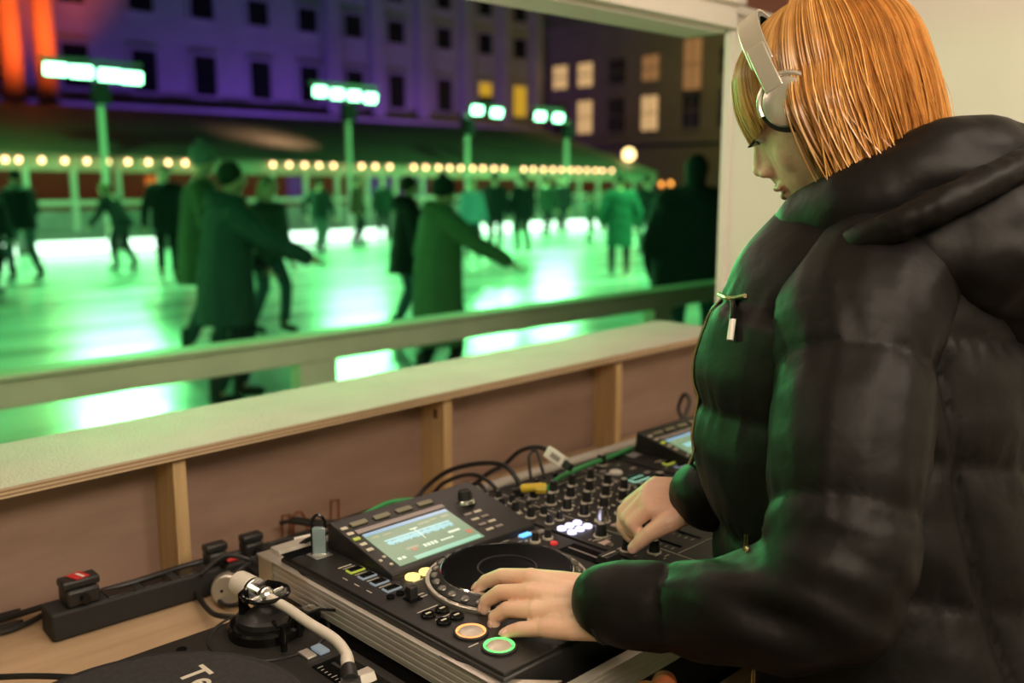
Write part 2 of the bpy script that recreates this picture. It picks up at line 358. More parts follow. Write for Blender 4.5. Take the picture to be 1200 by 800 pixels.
# ------------------------------------------------------------------ flight case
CX0, CX1, CY0, CY1, CZ0, CZ1 = .597, 1.600, .600, 1.100, .770, .890
fc = thing('flight_case', 'black flight case base with ridged aluminium edges holding the players and mixer', 'flight case', (CX0, CY0, CZ0))
t = .009
MB().bb(CX0, CX1, CY0, CY1, CZ0, CZ0 + .012).bb(CX0, CX0 + t, CY0, CY1, CZ0, CZ1 - .004).bb(CX1 - t, CX1, CY0, CY1, CZ0, CZ1 - .004).bb(CX0, CX1, CY0, CY0 + t, CZ0, CZ1 - .02).bb(CX0, CX1, CY1 - t, CY1, CZ0, CZ1 - .004).build('case_tray', 'laminate', fc, world=True)
def edge(p0, p1, out, h=.036, wt=.016):                          # a ridged L-extrusion along the rim
    mb = MB(); p0 = Vector(p0); p1 = Vector(p1); d = (p1 - p0).normalized(); o_ = Vector(out); z = Vector((0, 0, 1))
    sec = [(-wt, 0), (.004, 0), (.004, -.004)]
    zz = -.004
    for i in range(4): sec += [(.0046, zz - .001), (.0046, zz - .0055), (.0036, zz - .006), (.0036, zz - .0072)]; zz -= .0078
    sec += [(.004, -h), (0, -h), (0, -.003), (-wt, -.003)]
    n = len(sec); P = [p + o_ * a + z * b for p in (p0, p1) for a, b in sec]
    mb.add(P, [(i, (i + 1) % n, n + (i + 1) % n, n + i) for i in range(n)] + [tuple(range(n)), tuple(range(2 * n - 1, n - 1, -1))]); return mb
edge((CX0, CY0, CZ1), (CX0, CY1, CZ1), (-1, 0, 0)).build('edge_rail', 'aluminium', fc, world=True, smooth=False)
edge((CX0, CY1, CZ1), (CX1, CY1, CZ1), (0, 1, 0)).build('edge_rail', 'aluminium', fc, world=True, smooth=False)
edge((CX1, CY0, CZ1), (CX1, CY1, CZ1), (1, 0, 0)).build('edge_rail', 'aluminium', fc, world=True, smooth=False)
edge((CX0, CY0, CZ1 - .016), (CX1, CY0, CZ1 - .016), (0, -1, 0), h=.03, wt=.010).build('edge_rail', 'aluminium', fc, world=True, smooth=False)
# raised back rail seen beyond the mixer
MB().bb(CX0 + .01, CX1 - .01, CY1 - .026, CY1 - .002, CZ0 + .02, CZ1 + .010).bb(CX0 + .01, CX1 - .01, CY1 - .028, CY1 - .026, CZ1 - .006, CZ1 - .001).bb(CX0 + .01, CX1 - .01, CY1 - .028, CY1 - .026, CZ1 + .003, CZ1 + .008).build('back_rail', 'aluminium', fc, world=True, bevel=.001)
for (x, y, sx, sy) in ((CX0, CY0, -1, -1), (CX0, CY1, -1, 1), (CX1, CY0, 1, -1), (CX1, CY1, 1, 1)):
    mb = MB().prism([(x + sx * .006, y + sy * .006, CZ1 + .0015), (x - sx * .050, y + sy * .006, CZ1 + .0015), (x - sx * .016, y - sy * .030, CZ1 + .0015), (x + sx * .006, y - sy * .120, CZ1 + .0015)], (0, 0, .0015))
    mb.bb(min(x + sx * .0055, x + sx * .007), max(x + sx * .0055, x + sx * .007), min(y, y - sy * .034), max(y, y - sy * .034), CZ1 - .045, CZ1 + .002)
    mb.bb(min(x, x - sx * .034), max(x, x - sx * .034), min(y + sy * .0055, y + sy * .007), max(y + sy * .0055, y + sy * .007), CZ1 - .045, CZ1 + .002)
    for q in (.012, .026): mb.cyl((x - sx * q, y + sy * .007, CZ1 - .034), (x - sx * q, y + sy * .0085, CZ1 - .034), .003, n=10); mb.cyl((x + sx * .007, y - sy * q, CZ1 - .034), (x + sx * .0085, y - sy * q, CZ1 - .034), .003, n=10)
    c_ = mb.build('case_corner', 'alu_satin', fc, world=True)

# ------------------------------------------------------------------ media player
GZ = CZ1 + .012
W, D, H = .320, .430, .105
DX0, DX1, DY0, DY1 = .058, .310, .262, .402
def wedge_z(y): return H + .007 + (y - DY0) / (DY1 - DY0) * .030          # surface of the raised display unit
def player():
    r = thing('media_player', 'black media player with lit round jog wheel under the hand, left of the mixer', 'media player', (.600, .630, GZ - H))
    MB().bb(0, W, 0, D, .0, H - .004).build('body', 'black_plastic', r, bevel=.003)
    MB().bb(.003, W - .003, .003, D - .003, H - .0045, H).build('faceplate', 'panel_dark', r, bevel=.001)
    z0 = H - .002
    MB().prism([(DX0, DY0 - .003, z0), (DX0, DY0, wedge_z(DY0)), (DX0, DY1, wedge_z(DY1)), (DX0, DY1 + .004, z0)], (DX1 - DX0, 0, 0)).build('display_unit', 'panel_dark', r, bevel=.0015)
    R_ = Matrix.Rotation(math.atan(.030 / (DY1 - DY0)), 3, 'X')
    def onw(x, y, sx, sy, h, mb, up=0): mb.box((x, y, wedge_z(y) + h / 2 + up), (sx, sy, h), R_); return mb
    scr = onw(.150, .312, .144, .084, .0012, MB()).build('screen', 'screen', r, smooth=False)
    onw(.150, .3615, .150, .009, .0022, MB()).build('menu_bar', 'grey_bar', r, bevel=.0005)
    def child(name, m_, lst, h=.0004):
        mb = MB()
        for x, y, sx, sy in lst: onw(x, y, sx, sy, h, mb, .0012)
        return mb.build(name, m_, scr, smooth=False)
    child('status_line', 'screen_blue', [(.150, .3500, .142, .007)])
    child('beat_line', 'screen_mint', [(.162, .2755, .112, .008)])
    rnd = random.Random(3); wv = []
    for i in range(70):
        x = .096 + i * .00155; wv.append((x, .319, .0012, .005 + .009 * rnd.random() * (.5 + .5 * abs(math.sin(i * .35)))))
    child('waveform', 'screen_cyan', wv)
    child('waveform_band', 'screen_cyan', [(.150, .319, .110, .0045), (.150, .326, .110, .0035)], .0003)
    child('playhead', 'screen_text', [(.148, .319, .0012, .026), (.148, .333, .012, .0022)], .0006)
    child('readout', 'screen_text', [(.136 + i * .006, .2925, .0042, .0065) for i in range(4)] + [(.164 + i * .0045, .2915, .0032, .0035) for i in range(5)] + [(.087 + i * .007, .2835, .005, .005) for i in range(2)] + [(.194, .302, .020, .0045)], .0006)
    child('icons', 'screen_dim', [(.090, .340, .012, .005), (.108, .339, .014, .0035), (.208, .339, .012, .005), (.188, .339, .01, .0035), (.118, .297, .02, .005), (.170, .338, .02, .0035)])
    child('warning_icon', 'screen_orange', [(.212, .291, .010, .008), (.118, .2925, .007, .005)], .0006)
    for i in range(4): onw(.092 + i * .038, .380, .026, .009, .003, MB()).build('menu_key', 'key_olive', r, bevel=.001)
    for i in range(5): onw(.067, .378 - i * .0145, .010, .006, .002, MB()).build('source_key', 'led_yellow_green' if i == 2 else 'marking', r, bevel=.0008)
    for (x, y) in ((.064, .293), (.073, .298), (.071, .280)): onw(x, y, .004, .004, .0015, MB()).build('indicator', 'marking', r)
    for i, y in enumerate((.327, .312, .297, .282)):
        for x in (.242, .260): onw(x, y, .013, .005, .0015, MB()).build('browse_key', 'marking' if (i + (x > .25)) % 2 else 'grey_bar', r, bevel=.0006)
    z = wedge_z(.355)
    kb = MB().cyl((.262, .355, z - .002), (.262, .356, z + .004), .0150, .0140).build('selector_knob', 'alu_bright', r, bevel=.001)
    MB().cyl((.262, .356, z + .004), (.262, .358, z + .018), .0105, .0095).build('knob_cap', 'black_plastic', kb, bevel=.001)
    jx, jy = .163, .165
    MB().lathe([(.1015, H - .001), (.1015, H + .004), (.1005, H + .005), (.0965, H + .005), (.0960, H + .001)], (jx, jy, 0), 96).build('jog_ring', 'alu_satin', r)
    dm = MB().lathe([(.0958, H), (.0955, H + .006), (.0830, H + .0135), (.0820, H + .001)], (jx, jy, 0), 96)
    dm.m = 1
    for i in range(28): a = 2 * PI * i / 28; dm.ell((jx + .0893 * math.cos(a), jy + .0893 * math.sin(a), H + .0088), (.0068, .0068, .0032), nu=12, nv=8)
    dm.build('jog_wheel', ['black_plastic', 'dimple'], r)
    MB().lathe([(.0832, H + .011), (.0832, H + .0150), (.0818, H + .0160), (.0785, H + .0160), (.0780, H + .013)], (jx, jy, 0), 96).build('jog_rim', 'chrome', r)
    MB().lathe([(.0783, H + .012), (.0783, H + .0158), (.0375, H + .0160), (.0375, H + .012)], (jx, jy, 0), 96).build('jog_top', 'gloss_black', r)
    MB().lathe([(.0372, H + .010), (.0372, H + .0165), (.0355, H + .0165), (.0352, H + .010)], (jx, jy, 0), 64).build('display_ring', 'panel_dark', r)
    MB().lathe([(.0352, H + .010), (.0352, H + .0150), (.001, H + .0150)], (jx, jy, 0), 64).build('jog_display', 'gloss_black', r)
    for (y, lm, nm) in ((.045, 'led_green', 'play_button'), (.090, 'led_orange', 'cue_button')):
        b_ = MB().lathe([(.0195, H - .001), (.0195, H + .0022), (.0185, H + .003), (.0168, H + .003), (.0165, H)], (.036, y, 0), 48).build(nm, 'black_plastic', r)
        MB().lathe([(.0168, H), (.0168, H + .0034), (.0152, H + .0034), (.0152, H)], (.036, y, 0), 48).build('light_ring', lm, b_)
        MB().lathe([(.0135, H), (.0133, H + .0030), (.0110, H + .0042), (.001, H + .0042)], (.036, y, 0), 48).build('metal_cap', 'cap_metal', b_)
    for (x, y) in ((.028, .154), (.048, .153), (.030, .129), (.049, .129)):
        b_ = MB().lathe([(.0085, H - .001), (.0085, H + .003), (.0075, H + .004), (.001, H + .004)], (x, y, 0), 28).build('search_button', 'gloss_black', r)
        MB().bb(x - .0035, x + .0035, y - .0012, y + .0012, H + .0042, H + .0046).build('symbol', 'marking', b_, smooth=False)
    MB().bb(.034, .052, .193, .210, H, H + .0012).build('direction_slot', 'gloss_black', r)
    MB().box((.043, .203, H + .008), (.011, .010, .016)).build('direction_lever', 'black_plastic', r, bevel=.001)
    for (x, y) in ((.026, .222), (.040, .222), (.053, .222)): MB().lathe([(.005, H), (.005, H + .003), (.001, H + .0033)], (x, y, 0), 20).build('loop_key', 'gloss_black', r)
    for i in range(4):
        x = .0425; y = .318 - i * .0255
        if x + .011 > DX0: x = .042
        b_ = MB().bb(x - .011, x + .011, y - .0065, y + .0065, H - .001, H + .0018).build('hot_cue_button', 'led_yellow_green' if i == 0 else 'led_steel', r, bevel=.0006)
        MB().bb(x - .0090, x + .0090, y - .0045, y + .0045, H + .0016, H + .0030).build('key_cap', 'gloss_black', b_, bevel=.0005)
    for x in (.080, .102): MB().lathe([(.0095, H), (.0095, H + .003), (.0085, H + .004), (.001, H + .004)], (x, .249, 0), 28).build('loop_button', 'led_yellow', r)
    # printed legends
    mk = MB()
    rr = random.Random(5)
    for (x, y, a, b) in ((.040, .338, .020, .002), (.080, .2385, .016, .0022), (.102, .2375, .014, .0018), (.098, .2330, .018, .0030), (.126, .2510, .022, .0022), (.132, .2440, .010, .0018), (.039, .169, .030, .0014), (.040, .141, .024, .0014), (.020, .068, .014, .0014), (.058, .199, .010, .0018), (.059, .206, .008, .0018), (.018, .305, .0012, .010), (.018, .254, .0012, .010), (.018, .280, .0012, .010), (.042, .3315, .018, .0010), (.042, .3055, .018, .0010), (.042, .280, .018, .0010), (.042, .2545, .018, .0010)): mk.bb(x - a / 2, x + a / 2, y - b / 2, y + b / 2, H, H + .0003)
    for i in range(16): x = .225 + rr.random() * .07; y = .235 + rr.random() * .022; mk.bb(x, x + .004 + .006 * rr.random(), y, y + .0016, H, H + .0003)
    mk.build('legend', 'marking', r, smooth=False)
    # tempo side
    MB().bb(.277, .309, .075, .185, H - .0005, H + .0006).build('tempo_slot', 'gloss_black', r)
    MB().bb(.2915, .2945, .080, .180, H + .0006, H + .001).build('slot_line', 'grey_bar', r)
    f_ = MB().prism([(.280, .098, H + .001), (.280, .122, H + .001), (.280, .118, H + .012), (.280, .102, H + .012)], (.026, 0, 0)).build('tempo_slider', 'black_plastic', r, bevel=.001)
    MB().bb(.280, .306, .1092, .1108, H + .0119, H + .0125).build('slider_line', 'marking', f_)
    MB().lathe([(.005, H), (.005, H + .003), (.001, H + .0035)], (.288, .203, 0), 20).build('reset_button', 'led_red', r)
    MB().bb(.272, .290, .247, .256, H, H + .003).build('sync_button', 'led_blue', r, bevel=.001)
    MB().bb(.296, .312, .240, .249, H, H + .003).build('master_button', 'grey_bar', r, bevel=.001)
    for (x, y) in ((.296, .222), (.275, .226)):
        b_ = MB().cyl((x, y, H), (x, y, H + .003), .0075).build('adjust_knob', 'marking', r); MB().cyl((x, y, H + .003), (x, y, H + .014), .0055, .0048).build('knob_cap', 'black_plastic', b_)
    # usb socket plate at the back left
    MB().bb(.024, .050, .380, .404, H, H + .0015).build('socket_plate', 'steel', r, bevel=.0005)
    MB().bb(.0, .052, .404, .428, H, H + .0012).build('slot_cover', 'gloss_black', r, bevel=.0005)
    return r
p1 = player()
p2 = dup(p1, (1.260, .630, GZ - H), label='black media player beyond the mixer, its jog wheel hidden by the jacket')

# memory stick standing in the near player
ux, uy, uz = .637, 1.022, GZ + .001
us = thing('memory_stick', 'small metal memory stick plugged upright into the near media player', 'memory stick', (ux, uy, uz))
Ru = Matrix.Rotation(math.radians(-38), 3, 'Z')
MB().box((ux, uy, uz + .019), (.017, .008, .038), Ru).build('casing', 'smoke_glass', us, bevel=.001, world=True)
MB().box(Vector((ux, uy, uz + .020)) + Ru @ Vector((-.0095, 0, 0)), (.002, .010, .040), Ru).build('side_cover', 'gloss_black', us, bevel=.0005, world=True)
MB().box((ux, uy, uz + .0015), (.020, .011, .003), Ru).build('plug_collar', 'alu_bright', us, bevel=.0005, world=True)
MB().tube([Vector((ux, uy, uz + .036)) + Ru @ Vector(p) for p in ((-.008, 0, 0), (-.009, 0, .010), (-.003, 0, .018), (.004, 0, .016), (.008, 0, .008), (.008, 0, 0))], .0022, 8, smooth=5).build('key_loop', 'gloss_black', us, world=True)

# ------------------------------------------------------------------ mixer
MX, MY = .923, .630; MW, MD = .334, .430
mx = thing('dj_mixer', 'black four-channel mixer covered with knobs between the two players', 'mixer', (MX, MY, GZ - H))
MB().bb(0, MW, 0, MD, 0, H - .004).build('body', 'black_plastic', mx, bevel=.002)
MB().bb(.002, MW - .002, .002, MD - .002, H - .0045, H).build('faceplate', 'panel_dark', mx, bevel=.001)
zt = H + .001
def knob(x, y, r=.0085, h=.016, ring=True, name='knob', cap='black_plastic', a=None):
    a = random.uniform(-2.3, 2.3) if a is None else a
    b = MB()
    if ring: b.cyl((x, y, H), (x, y, H + .0016), r * 1.28, r * 1.22, 24)
    else: b.cyl((x, y, H), (x, y, H + .001), r * 1.1, None, 20)
    b = b.build(name, 'marking' if ring else 'black_plastic', mx)
    c = MB().cyl((x, y, H + .0016), (x, y, H + h), r, r * .82, 24)
    c.m = 1; d = Vector((math.sin(a), math.cos(a), 0)); c.box(Vector((x, y, H + h + .0002)) + d * r * .45, (.0016, r * .8, .0006), Matrix.Rotation(-a, 3, 'Z'))
    c.m = 1; c.lathe([(r * .62, H + h - .001), (r * .62, H + h + .0006), (.0005, H + h + .0008)], (x, y, 0), 20) if cap == 'black_plastic' and r > .007 else None
    c.build('knob_cap', [cap, 'alu_satin'], b)
lg = MB()
chx = [.080, .125, .170, .215]
for ci, x in enumerate(chx):
    knob(x, .392, .0050, .012, False, 'input_knob')
    for yi, y in enumerate((.355, .318, .284, .250)): knob(x, y, .0074 if yi else .0068, .017)
    if ci == 0: knob(x, .214, .0095, .020, cap='alu_bright', name='colour_knob')
    else: knob(x, .214, .0095, .018, name='colour_knob')
    MB().bb(x - .010, x + .010, .180, .192, H, H + .0035).build('cue_key', 'marking_pink', mx, bevel=.0015)
    MB().bb(x - .003, x + .003, .075, .165, H - .0002, H + .0008).build('fader_slot', 'gloss_black', mx)
    fy = (.150, .146, .158, .100)[ci]
    f_ = MB().prism([(x - .0085, fy - .012, H + .001), (x - .0085, fy + .012, H + .001), (x - .0085, fy + .007, H + .015), (x - .0085, fy - .007, H + .015)], (.017, 0, 0)).build('channel_fader', 'black_plastic', mx, bevel=.001)
    MB().bb(x - .0085, x + .0085, fy - .0009, fy + .0009, H + .0148, H + .0156).build('fader_line', 'white_plastic', f_)
    for k in range(9): lg.bb(x - .015, x - .008, .080 + k * .0105, .0812 + k * .0105, H, H + .0003)
    for k in range(10): lg.bb(x + .016, x + .019, .215 + k * .014, .221 + k * .014, H, H + .0008)
for x in (.056, .240): lg.bb(x - .0006, x + .0006, .02, MD - .02, H, H + .0004)
for y in (.372, .170, .065): lg.bb(.06, .236, y - .0005, y + .0005, H, H + .0004)
# left column
for y in (.392, .362): knob(.018, y, .0055, .013); knob(.040, y, .0055, .013)
for y in (.330, .298): knob(.016, y, .0062, .016); knob(.038, y - .006, .0055, .014)
for y in (.262,): knob(.018, y, .0055, .013); knob(.040, y, .0055, .013)
for i in range(3):
    for j in range(2): MB().lathe([(.0068, H), (.0068, H + .003), (.0055, H + .0042), (.0005, H + .0045)], (.012 + i * .0165, .232 - j * .0195, 0), 20).build('effect_pad', 'led_violet', mx)
knob(.034, .178, .0085, .018); MB().bb(.008, .024, .150, .160, H, H + .003).build('link_key', 'marking_pink', mx, bevel=.001)
knob(.020, .120, .0078, .017); knob(.040, .090, .0078, .017)
# right column
knob(.290, .395, .0085, .018); MB().lathe([(.011, H), (.011, H + .004), (.009, H + .005), (.0005, H + .005)], (.268, .345, 0), 24).build('tap_button', 'white_plastic', mx)
MB().bb(.252, .290, .290, .318, H, H + .002).build('effect_display', 'screen_mint', mx, bevel=.0005)
MB().bb(.2535, .2885, .2915, .3165, H + .0018, H + .0024).build('display_cover', 'gloss_black', mx)
for i in range(4): MB().bb(.258 + i * .008, .262 + i * .008, .300, .306, H + .0023, H + .0028).build('readout', 'screen_mint', mx)
for y in (.262, .222): knob(.280, y, .0095, .018)
MB().lathe([(.0135, H), (.0135, H + .004), (.0115, H + .005), (.0005, H + .005)], (.292, .165, 0), 28).build('effect_button', 'led_orange', mx)
for (x, y) in ((.258, .395), (.308, .34), (.308, .31), (.258, .365), (.258, .19)): MB().bb(x - .006, x + .006, y - .0035, y + .0035, H, H + .0025).build('small_key', 'grey_bar', mx, bevel=.0008)
MB().bb(.110, .220, .033, .037, H - .0002, H + .0008).build('crossfader_slot', 'gloss_black', mx)
f_ = MB().prism([(.150, .025, H + .001), (.172, .025, H + .001), (.168, .025, H + .015), (.154, .025, H + .015)], (0, .020, 0)).build('crossfader', 'black_plastic', mx, bevel=.001)
MB().bb(.1602, .1618, .025, .045, H + .0148, H + .0156).build('fader_line', 'white_plastic', f_)
rr = random.Random(11)
for i in range(60):
    x = rr.choice([.008, .028, .244, .262, .30]) + rr.random() * .01; y = .03 + rr.random() * .36; lg.bb(x, x + .004 + rr.random() * .008, y, y + .0014, H, H + .0003)
for x in chx:
    for y in (.372, .338, .302, .268, .234): lg.bb(x - .016, x - .0115, y - .002, y - .0006, H, H + .0003)
lg.build('legend', 'marking', mx, smooth=False)
MB().bb(.0, .020, .318, .322, H, H + .0003).build('mark_line', 'marking', mx)

# ------------------------------------------------------------------ turntable
TX, TY, TZ = .319, .837, CH - .52
tt = thing('turntable', 'black turntable with a curved pale tonearm at the lower left', 'turntable', (TX, TY, .770))
PT = TZ - .022                                       # plinth top
MB().bb(TX - .190, TX + .262, TY - .160, TY + .196, .785, PT).build('plinth', 'black_plastic', tt, bevel=.004, world=True)
MB().bb(TX - .187, TX + .259, TY - .157, TY + .193, PT, PT + .0015).build('top_plate', 'panel_dark', tt, bevel=.001, world=True)
for (x, y) in ((-.15, -.12), (.22, -.12), (-.15, .16), (.22, .16)): MB().lathe([(.024, .770), (.026, .776), (.022, .786)], (TX + x, TY + y, 0), 28).build('foot', 'rubber', tt, world=True)
pl = MB().lathe([(.160, PT + .003), (.166, PT + .006), (.166, PT + .017), (.162, PT + .020), (.155, TZ - .0025), (.001, TZ - .0025)], (TX, TY, 0), 96).build('platter', 'laminate', tt, world=True)
MB().lathe([(.0036, TZ - .003), (.0036, TZ + .012), (.0005, TZ + .0135)], (TX, TY, 0), 20).build('spindle', 'chrome', tt, world=True)
MB().cyl((TX + .115, TY + .165, PT + .001), (TX + .115, TY + .165, PT + .003), .006).build('screw_recess', 'gloss_black', tt, world=True)
ax, ay = TX + .212, TY + .140
MB().lathe([(.072, PT + .0015), (.072, PT + .0035), (.070, PT + .004), (.068, PT + .0025)], (ax - .002, ay - .01, 0), 64, closed=True).build('arm_base_ring', 'black_plastic', tt, world=True)
MB().lathe([(.046, PT + .001), (.046, PT + .012), (.043, PT + .015), (.030, PT + .016), (.001, PT + .016)], (ax, ay, 0), 64).build('height_ring', 'gloss_black', tt, world=True)
MB().lathe([(.036, PT + .016), (.036, PT + .023), (.032, PT + .026), (.001, PT + .026)], (ax, ay, 0), 48).build('arm_tower', 'black_plastic', tt, world=True)
gb = MB()
for a in (.5, 2.2): gb.box((ax + .026 * math.cos(a + .2), ay + .026 * math.sin(a + .2), PT + .036), (.006, .018, .034), Matrix.Rotation(a, 3, 'Z'))
gb.tube([(ax + .028 * math.cos(q * PI / 10), ay + .028 * math.sin(q * PI / 10), PT + .050) for q in range(0, 21)], .0028, 8)
gb.build('gimbal', 'gloss_black', tt, world=True)
gc = MB().cyl((ax - .022, ay - .004, PT + .045), (ax + .024, ay + .002, PT + .045), .0055).ell((ax, ay, PT + .046), .0115)
gc.build('pivot', 'alu_bright', tt, world=True)
ah = PT + .046
Pb = [K(305, 727, 1.135), K(330, 735, 1.105), K(355, 748, 1.07), K(385, 765, 1.035), K(399, 785, 1.005), K(401, 800, .985)]
piv = Vector((ax, ay, ah))
arm = [piv + (Pb[1] - Pb[0]) * 0] + [piv + (p - Pb[0]) for p in Pb[1:]]
for i, p in enumerate(arm): p.z = ah - .0016 * i
MB().tube(arm, .0060, 14, smooth=8).build('tonearm', 'cream_tube', tt, world=True)
d = (arm[-1] - arm[-2]).normalized()
hs = MB().cap(arm[-1] - d * .012, arm[-1] + d * .006, .0072, .0072).build('arm_collar', 'cream_tube', tt, world=True)
MB().cyl(arm[-1] + d * .006, arm[-1] + d * .03, .0085, .009).box(arm[-1] + d * .05 + Vector((0, 0, .001)), (.020, .048, .008), Matrix.Rotation(math.atan2(d.y, d.x) - PI / 2, 3, 'Z')).build('headshell', 'black_plastic', tt, world=True)
bd = (arm[0] - arm[1]).normalized(); bd.z = 0
cw = piv + bd * .046
MB().cyl(piv, cw, .006).build('rear_stub', 'chrome', tt, world=True)
cwt = MB().cyl(piv + bd * .026, piv + bd * .058, .0155, .0155, 32).build('counterweight', 'cream_tube', tt, world=True, bevel=.002)
MB().cyl(piv + bd * .020, piv + bd * .026, .0160, .0160, 32).build('weight_dial', 'alu_bright', tt, world=True, bevel=.001)
k_ = MB().cyl((ax + .050, ay - .020, PT + .001), (ax + .050, ay - .020, PT + .020), .0125, .012, 28).build('anti_skate_dial', 'gloss_black', tt, world=True, bevel=.001)
MB().lathe([(.0115, PT + .0200), (.0115, PT + .0215), (.0085, PT + .0215), (.0085, PT + .0205), (.001, PT + .0205)], (ax + .050, ay - .020, 0), 28).build('dial_top', 'chrome', tt, world=True)
lv = MB().cyl((ax + .020, ay - .040, PT + .001), (ax + .020, ay - .040, PT + .028), .005).tube([(ax + .020, ay - .040, PT + .026), (ax + .045, ay - .048, PT + .030), (ax + .060, ay - .060, PT + .028)], .002, 8).build('cue_lever', 'gloss_black', tt, world=True)
arst = MB().cyl((ax - .012, ay - .060, PT + .001), (ax - .012, ay - .060, PT + .034), .004).tube([(ax - .024, ay - .060, PT + .042), (ax - .020, ay - .060, PT + .034), (ax - .004, ay - .060, PT + .034), (ax, ay - .060, PT + .042)], .0025, 8).build('arm_rest', 'gloss_black', tt, world=True)
# pitch fader
px_, py_ = TX + .224, TY - .040
MB().bb(px_ - .022, px_ + .022, py_ - .065, py_ + .065, PT + .0015, PT + .0028).build('pitch_plate', 'gloss_black', tt, world=True, bevel=.0008)
MB().bb(px_ - .002, px_ + .002, py_ - .055, py_ + .055, PT + .0028, PT + .0032).build('pitch_slot', 'rubber', tt, world=True)
MB().prism([(px_ - .014, py_ - .012, PT + .003), (px_ - .014, py_ + .012, PT + .003), (px_ - .014, py_ + .006, PT + .013), (px_ - .014, py_ - .006, PT + .013)], (.028, 0, 0)).build('pitch_slider', 'alu_satin', tt, world=True, bevel=.001)
sc_ = MB()
for k in range(17): sc_.bb(px_ - .019, px_ - (.012 if k % 4 == 0 else .015), py_ - .056 + k * .007, py_ - .0552 + k * .007, PT + .0028, PT + .0031)
sc_.build('pitch_scale', 'marking', tt, world=True, smooth=False)
for i in range(2): MB().bb(TX + .207 + i * .017, TX + .220 + i * .017, TY + .040, TY + .062, PT + .0015, PT + .005).build('pitch_key', 'led_steel' if i else 'alu_satin', tt, world=True, bevel=.001)
# slipmat and its lettering
sm = MB().lathe([(.1525, TZ - .0022), (.1525, TZ - .0002), (.1515, TZ), (.004, TZ), (.004, TZ - .0022)], (TX, TY, 0), 96, closed=True).build('slipmat', 'felt')
tag(sm, 'round black felt slipmat with pale lettering lying on the turntable', 'slipmat')
fcv = bpy.data.curves.new('lt', 'FONT'); fcv.body = 'Technics'; fcv.size = .043; fcv.extrude = .0002; fcv.align_x = 'CENTER'; fcv.offset = .0006
ft = bpy.data.objects.new('lt', fcv); col.objects.link(ft); bpy.context.view_layer.update()
me = bpy.data.meshes.new_from_object(ft.evaluated_get(bpy.context.evaluated_depsgraph_get())); bpy.data.objects.remove(ft)
me.transform(Matrix.Translation((TX + .071, TY + .004, TZ + .0003)) @ Matrix.Rotation(-PI / 2, 4, 'Z')); me.materials.clear(); me.materials.append(M['marking'])
lo = bpy.data.objects.new('lettering', me); col.objects.link(lo); lo.parent = sm; lo['label'] = 'pale bold lettering'

# ------------------------------------------------------------------ power strip, plugs, cables
def rot_z(a): return Matrix.Rotation(a, 3, 'Z')
s0 = KZ(58, 735, .79); s1 = KZ(330, 655, .79); sd = (s1 - s0); sd.z = 0; L = sd.length; an = math.atan2(sd.y, sd.x); sd.normalize(); sn = Vector((-sd.y, sd.x, 0))
s0 = s0 + sn * .012; mid = s0 + sd * L / 2
ps = thing('power_strip', 'long black power strip on the wooden table behind the turntable', 'power strip', (mid.x, mid.y, .770))
mid.z = .770
MB().box(mid + Vector((0, 0, .021)), (L, .050, .040), rot_z(an)).build('strip_body', 'rubber', ps, bevel=.004, world=True)
for i in range(6):
    q = s0 + sd * (.045 + i * (L - .09) / 5); q.z = .811
    if i in (0,): continue
    so = MB().box(q, (.040, .040, .0025), rot_z(an)).build('socket', 'gloss_black', ps, bevel=.001, world=True)
q = s0 + sd * (L - .085); q.z = .8135
MB().box(q + sn * -.012, (.018, .010, .004), rot_z(an)).build('rocker_switch', 'red_label', ps, bevel=.001, world=True)
def plug(q, label, mats_=('black_plastic', 'red_label'), s=1, lid=True):
    t_ = thing('power_plug', label, 'plug', q)
    R_ = rot_z(an)
    MB().box(Vector(q) + Vector((0, 0, .012)), (.044 * s, .042 * s, .024), R_).build('plug_body', mats_[0], t_, bevel=.004, world=True)
    MB().box(Vector(q) + Vector((0, 0, .030)), (.050 * s, .030 * s, .012), R_).build('finger_grip', mats_[0], t_, bevel=.003, world=True)
    if lid: MB().box(Vector(q) + Vector((0, 0, .0368)) , (.020, .024, .0012), rot_z(an + .3)).build('printed_label', mats_[1], t_, world=True); MB().box(Vector(q) + Vector((.002, -.001, .0376)), (.004, .018, .0006), rot_z(an + .3)).build('label_print', 'white_plastic', t_, world=True)
    MB().cyl(Vector(q) + Vector((0, 0, .012)) - R_ @ Vector((0, .02, 0)), Vector(q) + Vector((0, 0, .012)) - R_ @ Vector((0, .032, 0)), .006).build('screw_boss', 'gloss_black', t_, world=True)
    return t_
q = s0 + sd * .045; plug((q.x, q.y, .811), 'black plug with a red and white label at the left end of the power strip')
q = s0 + sd * .245; plug((q.x, q.y, .806), 'plain black plug in front of the pine stud', s=.7, lid=False)
q = s0 + sd * (L - .045); plug((q.x, q.y, .806), 'plain black plug at the right end of the power strip', s=.7, lid=False)
# round white plug lying on its side
wp = K(268, 698, 1.40); wp.z = .795
t_ = thing('round_plug', 'round white plug face standing by the right end of the power strip', 'plug', (wp.x, wp.y, .770))
wd = Vector((-.55, -.83, .12)).normalized()
MB().cyl(wp + Vector((0, 0, 0)), wp + wd * .020, .0235, .0225, 32).build('plug_face', 'alu_satin', t_, bevel=.002, world=True)
MB().cyl(wp, wp - wd * .022, .020, .014, 28).build('plug_back', 'black_plastic', t_, world=True)
pp = MB(); sx_ = wd.cross(Vector((0, 0, 1))).normalized()
for k in (-1, 1): pp.cyl(wp + wd * .019 + sx_ * .007 * k, wp + wd * .0215 + sx_ * .007 * k, .0022)
pp.build('screw_hole', 'gloss_black', t_, world=True)

